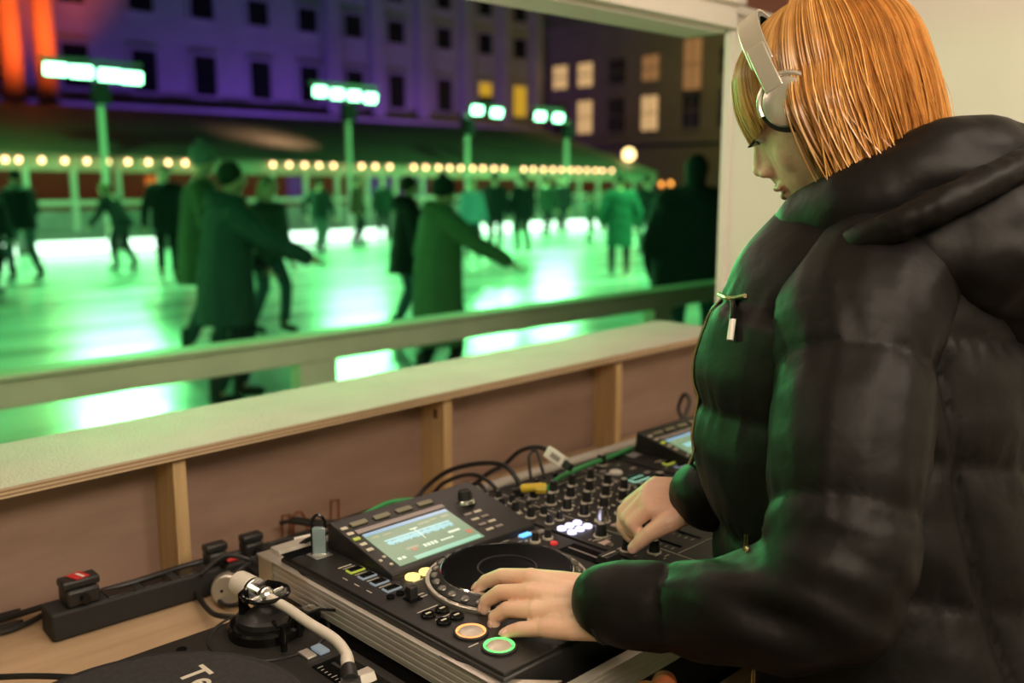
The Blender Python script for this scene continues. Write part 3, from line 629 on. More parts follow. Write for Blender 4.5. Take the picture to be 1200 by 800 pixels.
def cable(pts, r, label, m_='cable', grp=None, cat='cable', name='cable'):
    p0 = Vector(pts[0]); mb = MB().tube([Vector(p) - p0 for p in pts], r, 10, smooth=8); o = mb.build(name, m_); o.location = p0; tag(o, label, cat, grp); return o
cable([(-.5, 1.38, .778), KZ(-40, 734, .778), KZ(0, 726, .778), KZ(60, 708, .80), KZ(150, 684, .812), KZ(220, 662, .812), KZ(290, 645, .812), KZ(335, 632, .80), (.98, 1.37, .79)], .0045, 'thick black cable running along the foot of the plywood wall')
cable([(-.5, 1.33, .777), KZ(-40, 748, .777), KZ(0, 741, .777), KZ(32, 730, .777), KZ(60, 716, .777), KZ(110, 702, .777)], .004, 'thin black cable below the thick one at the left edge')
cable([KZ(236, 672, .815), KZ(262, 652, .835), KZ(290, 655, .83), KZ(315, 668, .80), KZ(338, 664, .785), KZ(350, 652, .785)], .0038, 'black cord knotted above the right end of the power strip')
cable([KZ(250, 680, .80), KZ(280, 668, .82), KZ(305, 650, .825), KZ(330, 645, .81), KZ(345, 640, .80)], .0032, 'thin black cord crossing the knotted one at the power strip')
cable([K(224, 668, 1.46), K(228, 690, 1.42), K(245, 715, 1.33), K(262, 722, 1.30), K(300, 724, 1.30), K(350, 730, 1.31)], .004, 'black cord curving down from the middle plug towards the turntable')
cable([K(250, 690, 1.40), K(262, 708, 1.37), K(285, 706, 1.36), K(300, 692, 1.38), K(345, 675, 1.42)], .0035, 'black cord looping under the round white plug')
cable([K(258, 668, 1.45), K(280, 660, 1.47), K(300, 672, 1.44), K(318, 690, 1.40), K(330, 700, 1.38), (.66, 1.16, .78)], .0035, 'black cord arching from the right end of the power strip')
cable([K(236, 664, 1.48), K(270, 650, 1.50), K(310, 640, 1.52), K(350, 632, 1.53), (.82, 1.24, .78)], .004, 'black cord stretched from the strip to behind the flight case')
cable([(.60, 1.16, .776), K(308, 695, 1.32), K(330, 668, 1.29), K(346, 645, 1.29), K(358, 634, 1.29), K(372, 628, 1.29), (.70, 1.075, .905), (.72, 1.12, .85)], .0036, 'black cable climbing over the back left corner of the flight case')
cable([K(345, 632, 1.31), K(385, 622, 1.32), K(415, 612, 1.335), K(440, 601, 1.35), K(470, 590, 1.37), K(500, 588, 1.38), K(530, 596, 1.37)], .0028, 'pale grey cable along the rear edge of the near player', 'white_plastic')
cable([K(400, 617, 1.33), K(430, 601, 1.35), K(458, 588, 1.38), K(490, 586, 1.39), K(520, 594, 1.37)], .0034, 'green cable arching behind the near media player screen', 'cable_green')
cb = 'black cables looping over the back of the flight case'
cable([(.80, 1.25, .776), K(480, 590, 1.62), K(500, 570, 1.64), K(525, 552, 1.62), K(560, 543, 1.58), K(590, 545, 1.54), K(606, 562, 1.49), K(612, 580, 1.47)], .0042, 'black cable making the leftmost big arch over the case rail', grp=cb)
cable([(.9, 1.27, .776), K(500, 585, 1.62), K(520, 566, 1.60), K(548, 556, 1.56), K(570, 562, 1.52), K(588, 582, 1.48), K(590, 592, 1.46)], .0035, 'black cable making the low arch under the big one', grp=cb)
cable([(1.0, 1.25, .776), K(565, 560, 1.63), K(590, 545, 1.62), K(610, 528, 1.60), K(632, 524, 1.58), K(648, 532, 1.55), K(662, 545, 1.52)], .0040, 'black cable arching up to the white adaptor', grp=cb)
cable([K(545, 572, 1.56), K(560, 566, 1.53), K(572, 578, 1.49), K(580, 590, 1.47)], .0028, 'thin black cable crossing the rail below the arches', grp=cb)
cable([K(622, 560, 1.53), K(620, 535, 1.55), K(628, 528, 1.55), K(634, 545, 1.52), K(638, 560, 1.50)], .0026, 'thin upright cable loop beside the white adaptor', grp=cb)
cable([K(640, 575, 1.50), K(655, 560, 1.53), K(680, 548, 1.58), K(715, 535, 1.66), K(740, 525, 1.72)], .0045, 'dark green cable lying along the rear of the mixer', 'cable_green')
cable([(1.55, 1.16, .80), K(798, 500, 2.05), K(795, 478, 2.07), K(802, 462, 2.06), K(808, 470, 2.02), K(803, 486, 1.98), K(800, 497, 1.93)], .0042, 'thin cable loop standing up behind the far player')
# yellow plug and white adaptor
y0 = K(614, 572, 1.44); t_ = thing('yellow_connector', 'yellow cable connector at the back edge of the mixer', 'connector', y0)
MB().cap(y0, y0 + RT * .026 + UZ * .003, .0068, .0060).cyl(y0 + RT * .018, y0 + RT * .034, .0085, .0085, 8).build('connector_shell', 'yellow_plastic', t_, world=True); MB().cyl(y0 - RT * .018 - UZ * .004, y0, .0035, .005).build('strain_relief', 'cable', t_, world=True)
w0 = K(652, 536, 1.50); t_ = thing('white_adaptor', 'tilted white adaptor box held up by the cables behind the mixer', 'adaptor', w0)
fw_ = (K(666, 545, 1.46) - K(642, 528, 1.50)).normalized(); side = fw_.cross(FW).normalized(); nn = fw_.cross(side).normalized(); R_ = Matrix((fw_, side, nn)).transposed()
MB().box(w0, (.044, .020, .014), R_).build('adaptor_shell', 'white_plastic', t_, bevel=.002, world=True)
MB().box(w0 + fw_ * .004 + nn * (-.0071 if nn.dot(FW) > 0 else .0071), (.022, .008, .001), R_).build('label_patch', 'grey_bar', t_, world=True)
MB().box(w0 + fw_ * .030, (.016, .012, .010), R_).build('adaptor_plug', 'black_plastic', t_, bevel=.001, world=True)
# cable clips of bent wire on the plywood
def clip(u0, u1, vt, vb, arch, label):
    y = 1.417; pts = [KY(u0, vb, y), KY(u0, vt + (4 if arch else 0), y)]
    if arch: pts += [KY(u0 + 4, vt, y), KY((u0 + u1) / 2 + 2, vt - 1, y), KY(u1 - 2, vt + 4, y), KY(u1 + 2, vt + 9, y), KY(u1 + 2, vb, y)]
    else: pts += [KY(u1, vt - 1, y), KY(u1, vb, y)]
    p0 = pts[0]; o = MB().tube([p - p0 for p in pts], .0018, 8).build('wire_staple', 'rust_cloth'); o.location = p0; tag(o, label, 'staple', 'wire staples holding cables on the plywood')
clip(331, 340, 604, 632, False, 'leftmost short square wire staple on the plywood'); clip(344, 358, 600, 630, True, 'rounded wire staple between the two square ones'); clip(388, 397, 586, 614, False, 'tall narrow square wire staple above the near player screen')
bd_ = K(333, 613, 1.60); cable([K(328, 613, 1.62), K(345, 610, 1.62), K(370, 613, 1.62), K(400, 612, 1.62), K(425, 606, 1.60)], [.004, .007, .0075, .006, .004], 'bundled black cable held by the wire staples on the plywood')
tc_ = cable([K(-80, 798, 1.08), K(0, 793, 1.075), K(50, 792, 1.065), K(100, 794, 1.05)], .0035, 'thin black cable entering at the lower left beside the slipmat')
# orange-brown cloth under the sleeve
oc = MB(); base = K(768, 800, .93)
rc = random.Random(4)
for i in range(9): oc.cap(base + Vector((rc.uniform(-.025, .03), rc.uniform(-.012, .012), rc.uniform(-.09, .004))), base + Vector((rc.uniform(-.02, .03), rc.uniform(-.01, .01), -.20)), .014, .02)
V_, N_, F_ = remesh(oc, .005, 3); r_ = MB(); r_.v = [tuple(Vector(p) - base) for p in V_]; r_.f = F_; r_.mi = [0] * len(F_); o = r_.build('hanging_cloth', 'rust_cloth'); o.location = base
tag(o, 'orange-brown cloth hanging below the forearm in front of the flight case', 'cloth')
# ------------------------------------------------------------------ the person at the decks
pr = thing('person', 'person in a dark hooded puffer jacket and silver headphones working the decks', 'person', (1.10, .46, 0))
def Hd(x, y, z): return HC + HR @ Vector((x, y, z))          # head frame: x right, y forward, z up
fy = (-RT * .866 + FH * .50).normalized(); pd = math.radians(31)
hy = fy * math.cos(pd) - UZ * math.sin(pd); hx = fy.cross(UZ).normalized(); hz = hx.cross(hy)
HR = Matrix((hx, hy, hz)).transposed(); HC = K(969, 120, 1.10)
head = MB()
head.ell(Hd(0, -.012, .028), (.074, .094, .088), HR, 28, 18)
head.ell(Hd(0, .030, -.022), (.062, .056, .082), HR, 28, 18)
head.ell(Hd(0, .052, -.050), (.046, .036, .052), HR)
head.ell(Hd(0, .072, -.104), (.020, .016, .015), HR)
for k in (-1, 1):
    head.cap(Hd(.050 * k, .000, -.060), Hd(.016 * k, .068, -.104), .018, .013)
    head.ell(Hd(.030 * k, .058, -.034), (.024, .018, .030), HR)
    head.cap(Hd(.012 * k, .080, .028), Hd(.042 * k, .064, .026), .009, .008)
    head.ell(Hd(.010 * k, .096, -.036), (.0075, .011, .0065), HR)
    head.ell(Hd(.031 * k, .0715, .004), (.0155, .0125, .0105), HR)
    head.ell(Hd(.074 * k, -.006, -.012), (.008, .020, .030), HR)
head.cap(Hd(0, .082, .016), Hd(0, .102, -.022), .0070, .0080); head.ell(Hd(0, .104, -.028), (.009, .010, .0085), HR)
head.chain([Hd(0, .074, .014), Hd(0, .084, -.012), Hd(0, .088, -.032), Hd(0, .082, -.055), Hd(0, .080, -.078)], [.010, .012, .013, .014, .012])
head.cap(Hd(0, .076, -.075), Hd(0, .072, -.104), .016, .016)
head.cap(Hd(-.014, .089, -.060), Hd(.014, .089, -.060), .0055, .0055); head.cap(Hd(-.010, .087, -.070), Hd(.010, .087, -.070), .0062, .0062)
nb = Vector((1.11, .45, 1.27)); head.cap(Hd(0, -.022, -.030), nb, .052, .062); head.cap(Hd(0, .01, -.06), nb + Vector((0, .03, .03)), .045, .055)
Vh, Nh, Fh_ = remesh(head, .0026, 9, .5)
# ---- hands
def tri(v): return v
LH = MB()                                                     # left hand on the jog wheel
Wr = K(716, 711, .985); jogz = GZ + .0165
def KH(u, v, h): return KZ(u, v, GZ + h)
mcp = [K(622, 677, 1.062), K(622, 694, 1.040), K(628, 715, 1.018), K(640, 736, .998)]
pipp = [K(588, 675, 1.085), K(586, 694, 1.062), K(594, 714, 1.040), K(610, 737, 1.012)]
dipp = [K(569, 681, 1.098), K(570, 704, 1.072), K(580, 723, 1.048), K(597, 740, 1.018)]
tips = [K(560, 690, 1.103), K(567, 714, 1.074), K(579, 733, 1.047), K(592, 744, 1.017)]
for i in range(4):
    rs = (.0098, .0096, .0094, .0086)[i]
    LH.chain([Wr + (mcp[i] - Wr) * .45, mcp[i], pipp[i], dipp[i], tips[i]], [.0125, rs * 1.10, rs * .98, rs * .84, rs * .70])
    LH.cap(mcp[i], mcp[i], rs * 1.17)
wr2 = [K(700, 688, 1.02), K(702, 702, 1.003), K(702, 720, .988), K(700, 736, .975)]
for i in range(4): LH.chain([mcp[i], (mcp[i] + wr2[i]) / 2, wr2[i]], [.0108, .0128, .0132])
for i in range(3): LH.cap((mcp[i] + mcp[i + 1]) / 2 + (wr2[i] - mcp[i]) * .22, (wr2[i] + wr2[i + 1]) / 2, .0105, .0135)
for i in range(3): LH.cap(mcp[i] + (wr2[i] - mcp[i]) * .5, mcp[i + 1] + (wr2[i + 1] - mcp[i + 1]) * .5, .0128)
low = Vector((0, 0, -.012))
LH.chain([wr2[0] + low, K(672, 690, 1.05) + low * 1.5, K(640, 690, 1.075) + low * 2.3, K(612, 697, 1.085) + low * 2.6], [.015, .0135, .0105, .008])    # thumb tucked under the palm
for i in range(4): LH.cap(wr2[i], wr2[i] + (K(740, 711, .97) - K(702, 711, 1.0)) + Vector((0, 0, -.002)), .0135, .0145)
LH.cap(Wr, K(790, 712, .955), .022, .023)
# creases between the knuckle fat and tendons come from the gaps between the pieces
V1, N1, F1 = remesh(LH, .0014, 5, .5)
RH = MB()                                                     # right hand pinching a fader
rw = K(806, 590, 1.215); rq = [K(768, 568, 1.245), K(760, 575, 1.232), K(757, 585, 1.222), K(760, 597, 1.212)]
rpip = [K(737, 590, 1.255), K(731, 598, 1.242), K(735, 607, 1.228), K(741, 613, 1.215)]
rdip = [K(731, 610, 1.258), K(729, 617, 1.240), K(740, 622, 1.228), K(750, 626, 1.216)]
rtip = [K(735, 624, 1.255), K(738, 630, 1.236), K(751, 629, 1.226), K(761, 629, 1.215)]
for i in range(4): RH.chain([rw + (rq[i] - rw) * .4, rq[i], rpip[i], rdip[i], rtip[i]], [.0130, .0110, .0092, .0080, .0068]); RH.cap(rq[i], rq[i], .0115)
rw4 = [K(800, 573, 1.235), K(803, 583, 1.222), K(804, 594, 1.212), K(803, 603, 1.205)]
for i in range(4): RH.chain([rq[i], (rq[i] + rw4[i]) / 2, rw4[i]], [.0115, .0135, .0135]); RH.cap(rw4[i], rw4[i] + (K(835, 590, 1.2) - K(803, 590, 1.215)), .0140, .0170)
for i in range(3): RH.cap((rq[i] + rq[i + 1]) / 2, (rw4[i] + rw4[i + 1]) / 2, .0120, .0140)
RH.chain([K(798, 602, 1.205), K(782, 612, 1.200), K(762, 624, 1.202), K(750, 635, 1.208), K(742, 642, 1.214)], [.0160, .0150, .0108, .0092, .0078])
V2, N2, F2 = remesh(RH, .0015, 5, .5)
def add_np(mb, V, F): mb.add([tuple(p) for p in V], F)
body = MB(); add_np(body, Vh, Fh_); add_np(body, V1, F1); add_np(body, V2, F2)
# lower arms, trunk and legs under the clothes, one figure with the head and hands
tr = MB(); sh = [Vector((.935, .46, 1.24)), Vector((1.285, .49, 1.24))]; el = [K(990, 690, .87), Vector((1.30, .60, 1.03))]; wrs = [K(790, 712, .955), K(835, 590, 1.2)]
tr.cap(nb - Vector((0, 0, .02)), (1.10, .44, .95), .10, .12); tr.cap((1.10, .44, .95), (1.10, .40, .84), .12, .13)
for i, k in ((0, -1), (1, 1)):
    tr.chain([(1.10, .45, 1.24), sh[i], el[i], wrs[i]], [.07, .045, .032, .022]); tr.chain([(1.10 + .08 * k, .39, .82), (1.10 + .10 * k, .41, .46), (1.10 + .11 * k, .37, .09)], [.088, .058, .040]); tr.cap((1.10 + .11 * k, .34, .05), (1.10 + .12 * k, .50, .035), .035, .03)
V3, N3, F3 = remesh(tr, .012, 2); add_np(body, V3, F3)
bo = body.build('body', 'skin', pr, world=True, ang=80)
# nails
def nail(p, fwd, up, w, l, par=pr):
    x = fwd.cross(up).normalized(); u = x.cross(fwd).normalized(); R_ = Matrix((x, fwd.normalized(), u)).transposed()
    return MB().ell(p, (w, l, .0016), R_, 14, 8).build('nail', 'nail', bo, world=False)
def place_nail(tip, dip, r, upv, w=.0052, l=.0065):
    f = (tip - dip).normalized(); u = (upv - f * upv.dot(f)).normalized(); o = nail(tip - Vector((0, 0, 0)) + u * r * .86 - f * .001 - Vector(pr.location), f, u, w, l); return o
for i in range(4): place_nail(tips[i], dipp[i], (.0098, .0096, .0094, .0086)[i] * .74, (-RT * .55 + UZ * .85 - FH * .1))
place_nail(K(742, 642, 1.214), K(750, 635, 1.208), .0075, (-FH + UZ * .4), .0056, .0068)
place_nail(rtip[0], rdip[0], .0066, (-RT + UZ * .1), .0044, .006)
# face details
for k in (-1, 1):
    ey = MB().ell(Hd(.031 * k, .0735, .0035), .0115, HR, 20, 14).build('eyeball', 'eye_white', pr, world=True)
    MB().ell(Hd(.031 * k, .0840, -.0015), (.0048, .0022, .0048), HR, 16, 8).build('iris', 'iris', ey, world=False).location = -Vector(pr.location)
    MB().ell(Hd(.031 * k, .0745, .0065), (.0138, .0125, .0100), HR @ Matrix.Rotation(.12 * k, 3, 'Y'), 20, 12).build('eyelid', 'skin', pr, world=True)
    ls = MB()
    for i in range(13):
        a = (i / 12 - .5) * 1.7; b0 = Hd(.031 * k + .0125 * math.sin(a), .0745 + .0128 * math.cos(a), .0010); ls.tube([b0, b0 + HR @ Vector((.004 * math.sin(a), .006 * math.cos(a), -.0035)), b0 + HR @ Vector((.007 * math.sin(a), .0095 * math.cos(a), -.0030))], [.0006, .0004, .0002], 4)
    ls.build('eyelashes', 'lash', pr, world=True)
    MB().chain([Hd(.014 * k, .094, .026), Hd(.030 * k, .089, .031), Hd(.046 * k, .074, .027)], [.0022, .0026, .0014]).build('eyebrow', 'hair_c', pr, world=True)
MB().chain([Hd(-.019, .0885, -.0625), Hd(-.006, .0960, -.0585), Hd(.006, .0960, -.0585), Hd(.019, .0885, -.0625)], [.0022, .0042, .0042, .0022]).chain([Hd(-.016, .0875, -.067), Hd(0, .0935, -.0705), Hd(.016, .0875, -.067)], [.0025, .0050, .0025]).build('lips', 'lip', pr, world=True)
# ---- hair: a cap over the skull with combed strands
HP = math.radians(17); hgy = fy * math.cos(HP) - UZ * math.sin(HP); hgz = hx.cross(hgy); GR = Matrix((hx, hgy, hgz)).transposed()
def G(x, y, z): return HC + GR @ Vector((x, y, z))
def side_path(phi, sc_, L):                                    # phi: 0 = face, 90 = right/left, 180 = back
    s_, c_ = math.sin(phi), math.cos(phi); pts = []
    rx, ry = .091 * sc_, .098 * sc_; z0 = .030; rz = .100 * sc_; sd_ = .024 * abs(s_) ** 3 * (1 if c_ > -.6 else .5)
    for t in (0.05, .2, .38, .56, .74, .9, 1.0):
        a = t * PI / 2; pts.append(Vector((rx * math.sin(a) * s_, -.018 + ry * math.sin(a) * c_, z0 + rz * math.cos(a))))
    n = 7
    for i in range(1, n + 1):
        t = i / n; f = 1 + .05 * math.sin(t * PI * .8) - .16 * t * t; pts.append(Vector((rx * s_ * f + math.copysign(sd_, s_) * min(1, t * 4) * (1 - .3 * t), -.018 + ry * c_ * f, z0 - L * t)))
    return pts
rh = random.Random(21)
caps = MB()                                                    # dark under-layer
rows = []
NP_ = 48
for i in range(NP_):
    ph = math.radians(69) + (2 * PI - 2 * math.radians(69)) * i / (NP_ - 1); rows.append(side_path(ph, .955, .128))
m = len(rows[0]); P = [G(*p) for r in rows for p in r]
caps.add(P, [(i * m + j, (i + 1) * m + j, (i + 1) * m + j + 1, i * m + j + 1) for i in range(NP_ - 1) for j in range(m - 1)])
o = caps.build('hair_underlayer', 'hair_base', pr, world=True); so = o.modifiers.new('t', 'SOLIDIFY'); so.thickness = .006
strands = [MB(), MB(), MB()]
for i in range(3400):
    ph = math.radians(66) + (2 * PI - 2 * math.radians(66)) * rh.random(); lay = rh.random()
    fr_ = min(1, max(0, (min(ph, 2 * PI - ph) - math.radians(66)) / .6)); clump = math.sin(ph * 19) * .5 + math.sin(ph * 43 + 1) * .3 + math.sin(ph * 7) * .3
    sc_ = .965 + .055 * lay + .012 * clump; L = .140 + .020 * lay + rh.uniform(-.007, .005) + .004 * clump - .018 * (1 - fr_)
    pts = side_path(ph, sc_, L); sw = rh.gauss(0, .010) ; sw2 = rh.gauss(0, .006); wv_ = rh.random() * 6
    q = []
    for j, p in enumerate(pts):
        t = j / (len(pts) - 1); p = p + Vector((0, -.036 * (1 - fr_) * max(0, (t - .5) / .5) ** 1.6, 0)); tw = sw * t * t * 1.2 + math.sin(t * 5 + wv_) * .0016 * t; s_, c_ = math.sin(ph), math.cos(ph)
        q.append(G(p.x - c_ * tw * 1.0 , p.y + s_ * tw + .0 , p.z) + GR @ Vector((s_, c_, 0)) * sw2 * .5 * t)
    q = spline(q, 2); rr_ = rh.uniform(.0007, .00125); n = len(q)
    mi_ = 2 if clump < -.35 and lay < .7 else (1 if rh.random() < .30 + .25 * clump else 0)
    if lay < .25: mi_ = 2
    strands[0 if True else mi_].m = mi_
    strands[0].tube(q, [rr_ * (1 if k < n * .8 else max(.12, (n - k) / (n * .2))) for k in range(n)], 3)
# fringe
for i in range(1300):
    ph = rh.uniform(-1.36, 1.36); lay = rh.random(); s_, c_ = math.sin(ph), math.cos(ph); cl = math.sin(ph * 23) * .5 + math.sin(ph * 9) * .5
    rx, ry, rz = .086 * (.985 + .05 * lay), .118 * (.985 + .05 * lay), .092 * (.99 + .04 * lay); pts = []
    for t in (.10, .25, .4, .55, .7, .82): a = t * PI / 2; pts.append(Vector((rx * math.sin(a) * s_, -.018 + ry * math.sin(a) * c_, .030 + rz * math.cos(a))))
    p = pts[-1]; Lz = .070 + .008 * rh.random() - .034 * max(0, abs(ph) - .55) / .80
    for k in range(1, 6): t = k / 5; pts.append(Vector((p.x * (1 + .03 * t), p.y + .006 * math.sin(t * PI) * c_ - .002 * t, p.z - Lz * t)))
    sw = rh.gauss(0, .006)
    q = [G(v.x + c_ * sw * (j / 10) ** 2, v.y - s_ * sw * (j / 10) ** 2, v.z) for j, v in enumerate(pts)]; q = spline(q, 2); n = len(q); rr_ = rh.uniform(.0006, .0011)
    strands[0].m = 1 if rh.random() < .45 + .2 * cl else (2 if lay < .2 else 0)
    strands[0].tube(q, [rr_ * (1 if k < n * .8 else max(.12, (n - k) / (n * .2))) for k in range(n)], 3)
# a few loose hairs at the back
for i in range(16):
    ph = math.radians(rh.uniform(180, 235)); pts = side_path(ph, 1.03, .15); q = [G(*p) for p in pts]; q = [p + (RT * rh.uniform(.2, 1.0) * .03 * max(0, (j - 6) / 7) ** 1.5) for j, p in enumerate(q)]
    strands[0].m = 1; strands[0].tube(spline(q, 2), .00035, 3)
strands[0].build('hair', ['hair_a', 'hair_b', 'hair_c'], pr, world=True, ang=60)
# ---- headphones (a thing of its own, worn on the head)
hp = thing('headphones', 'silver over-ear headphones worn on the head of the person', 'headphones', HC)
HBT = math.radians(0)
def B(a, r_=1.0, off=0):                                       # arc over the head, a from -90 (left ear) to 90
    x = .094 * r_ * math.sin(a); u_ = (.124 * r_) * math.cos(a); return Hd(x, .026 + u_ * math.sin(HBT) * 1 + off * math.cos(HBT), .006 + u_ * math.cos(HBT) - off * math.sin(HBT))
def band(r0, r1, w, a0, a1, name, m_):
    P = []; n = 40
    for i in range(n + 1):
        a = a0 + (a1 - a0) * i / n
        P += [B(a, r0, -w / 2), B(a, r0, w / 2), B(a, r1, w / 2), B(a, r1, -w / 2)]
    F = [(4 * i + k, 4 * i + (k + 1) % 4, 4 * i + 4 + (k + 1) % 4, 4 * i + 4 + k) for i in range(n) for k in range(4)] + [(0, 1, 2, 3), (4 * n + 3, 4 * n + 2, 4 * n + 1, 4 * n)]
    return MB().add(P, F).build(name, m_, hp, bevel=.0012, world=True)
band(1.035, 1.060, .027, -1.15, 1.15, 'headband', 'head_silver'); band(.985, 1.034, .025, -1.0, 1.0, 'headband_padding', 'gloss_black')
for k in (-1, 1):
    band(1.050, 1.075, .0215, .95 * k, 1.42 * k, 'slider_arm', 'head_silver')
    y_ = MB(); c = B(1.50 * k, 1.03)
    cx = HR @ Vector((k, 0, 0)); cu = HR @ Vector((0, math.sin(HBT), math.cos(HBT))); cf = cx.cross(cu); Rc = Matrix((cf, cu, cx)).transposed()
    ctr = Hd(.088 * k, .022, .008)
    prof = [(.020, 0), (.026, .001), (.028, .005), (.026, .009), (.022, .011), (.010, .012), (.0005, .012)]
    mb = MB().lathe(prof, (0, 0, 0), 40); mb.v = [tuple(ctr + Rc @ Vector(p)) for p in mb.v]; cup = mb.build('ear_cup', 'head_silver', hp, world=True)
    mb = MB().lathe([(.018, 0), (.020, -.010), (.026, -.013), (.033, -.008), (.033, 0)], (0, 0, 0), 40, closed=True); mb.v = [tuple(ctr + Rc @ Vector(p)) for p in mb.v]; mb.build('ear_cushion', 'rubber', hp, world=True)
    mb = MB().tube([(.031 * math.cos(q), .031 * math.sin(q), .004) for q in [math.radians(d_) for d_ in range(0, 181, 15)]], .0035, 8); mb.v = [tuple(ctr + Rc @ Vector(p)) for p in mb.v]; mb.build('yoke', 'head_silver', hp, world=True)
# ---- jacket
def wr(V, N, amp, sc_, dirv=None):
    out = V.copy()
    for i in range(len(V)):
        p = Vector(V[i]); n_ = noise.noise(p * sc_) + .5 * noise.noise(p * sc_ * 2.3 + Vector((3, 1, 7))); out[i] = V[i] + N[i] * amp * n_
    return out
def seamf(t): x = abs(t - round(t)); return 1 - min(1, x / .5)                # 1 on a seam, 0 halfway
def puff(x, k): return min(1.0, (abs(x) / k)) ** .5                            # 0 at the seam, 1 away from it
to = MB()
to.loft([((1.10, .375, .66), .255, .195), ((1.10, .380, .78), .258, .195), ((1.10, .400, .88), .255, .190), ((1.10, .445, .96), .252, .195), ((1.10, .480, 1.06), .250, .200), ((1.10, .495, 1.16), .248, .195), ((1.10, .495, 1.24), .240, .175), ((1.10, .49, 1.31), .19, .145), ((1.10, .49, 1.37), .12, .11)])
to.ell(sh[0] + Vector((.02, 0, -.02)), (.10, .095, .085)); to.ell(sh[1] + Vector((0, 0, -.02)), (.10, .095, .085))
# left front panel hanging forward with its placket
edgeP = [K(864, 350, 1.19), K(860, 400, 1.20), K(850, 450, 1.205), K(842, 500, 1.205), K(834, 550, 1.20), K(832, 600, 1.18), K(840, 650, 1.15)]
for i in range(len(edgeP) - 1): to.cap(edgeP[i] + RT * .022, edgeP[i + 1] + RT * .022, .024, .026); to.cap(edgeP[i] + RT * .075 + FH * .01, edgeP[i + 1] + RT * .075 + FH * .01, .060, .060)
seams_z = [1.245, 1.115, .975, .835, .70]
def torso_def(V, N):
    out = V.copy()
    for i in range(len(V)):
        x, y, z = V[i]
        slope = .5 * (x - .934) if y < .46 else .35 * (x - 1.02)
        dz = min(abs(z + slope * .35 - q) for q in seams_z); a = .013 * (1 - puff(dz, .045))
        # vertical seam on the left rear
        if y < .42: dx = abs(x - .934); a = max(a, .017 * (1 - puff(dx, .028)))
        if z > 1.28: a *= max(0, 1 - (z - 1.28) / .05)
        p = Vector(V[i]); n_ = noise.noise(Vector((p.x * 9, p.y * 9, p.z * 16))) * .0045 + noise.noise(p * 24) * .0022
        wrk = math.exp(-(dz / .03) ** 2) * .0035 * noise.noise(Vector((p.x * 70, p.y * 70, p.z * 8)))
        out[i] = V[i] - N[i] * (a - n_ - wrk)
    return out
solid('jacket_body', to, .0075, 'jacket', pr, 3, torso_def)
def sleeve(name, pts, rs, seams, par=pr):
    mb = MB(); q = spline(pts, 4); n = len(q); cum = [0]
    for i in range(1, n): cum.append(cum[-1] + (q[i] - q[i - 1]).length)
    R = [np.interp(i / (n - 1) * (len(pts) - 1), range(len(rs)), rs) for i in range(n)]
    mb.chain(q, R); Q = np.array([list(p) for p in q]); C = np.array(cum)
    def df(V, N):
        out = V.copy()
        for i in range(len(V)):
            d2 = ((Q - V[i]) ** 2).sum(1); k = int(d2.argmin()); k2 = min(max(k, 1), n - 2)
            tvec = Q[k2 + 1] - Q[k2 - 1]; tvec /= np.linalg.norm(tvec); s = C[k] + (V[i] - Q[k]) @ tvec
            ds = min(abs(s - z) for z in seams) if seams else 1; a = .010 * (1 - puff(ds, .05))
            p = Vector(V[i]); bend = math.exp(-((s - .40) / .09) ** 2)
            n_ = noise.noise(p * 11) * .0055 + noise.noise(Vector((p.x * 16, p.y * 16, p.z * 30))) * .0026 + bend * .013 * noise.noise(Vector((p.x * 12, p.y * 12, p.z * 30 + p.x * 22)))
            wk = math.exp(-(ds / .022) ** 2) * .0035 * noise.noise(Vector((p.x * 55, p.y * 55, p.z * 10)))
            out[i] = V[i] - N[i] * (a - n_ - wk)
        return out
    return solid(name, mb, .006, 'jacket', par, 3, df)
Lp = [K(1035, 330, 1.00), K(1005, 385, .965), K(1000, 470, .935), K(992, 560, .905), K(985, 640, .885), K(965, 693, .885), K(900, 712, .905), K(820, 712, .935), K(745, 708, .965), K(716, 708, .978)]
sleeve('left_sleeve', Lp, [.082, .084, .081, .078, .075, .073, .065, .055, .046, .043], [.12, .265, .50])
MB().tube([K(716, 708, .978) + (K(700, 708, .985) - K(716, 708, .978)) * .2, K(704, 708, .983)], .0405, 36).build('left_cuff', 'jacket_dark', pr, world=True, bevel=.003)
Rp = [sh[1], Vector((1.325, .53, 1.12)), Vector((1.30, .60, 1.03)), Vector((1.18, .655, 1.005)), K(850, 575, 1.19), K(822, 577, 1.205)]
sleeve('right_sleeve', Rp, [.088, .078, .066, .056, .045, .042], [.12, .25])
MB().tube([K(822, 577, 1.205), K(806, 578, 1.212)], .036, 32).build('right_cuff', 'jacket_dark', pr, world=True, bevel=.003)
# hood lying on the shoulders
hd = MB()
hp_ = [K(882, 335, 1.18), K(915, 300, 1.13), K(955, 268, 1.07), K(1005, 240, 1.02), K(1060, 213, 1.00), K(1115, 196, 1.00), K(1165, 196, 1.03), K(1215, 210, 1.10), K(1230, 190, 1.22), K(1170, 190, 1.32), K(1080, 220, 1.36), K(990, 265, 1.34), K(930, 310, 1.28), K(890, 340, 1.22)]
hd.chain(spline(hp_, 3), [np.interp(i / 39 * 13, range(14), [.030, .038, .043, .046, .048, .052, .056, .056, .05, .045, .042, .040, .036, .030]) for i in range(40)])
def hood_def(V, N):
    out = V.copy()
    for i in range(len(V)):
        p = Vector(V[i]); out[i] = V[i] + N[i] * (noise.noise(Vector((p.x * 9, p.y * 9, p.z * 20))) * .008 + noise.noise(p * 26) * .004 + noise.noise(Vector((p.x * 50, p.y * 14, p.z * 14))) * .0015)
    return out
solid('hood_collar', hd, .006, 'jacket', pr, 3, hood_def)
hb = MB()
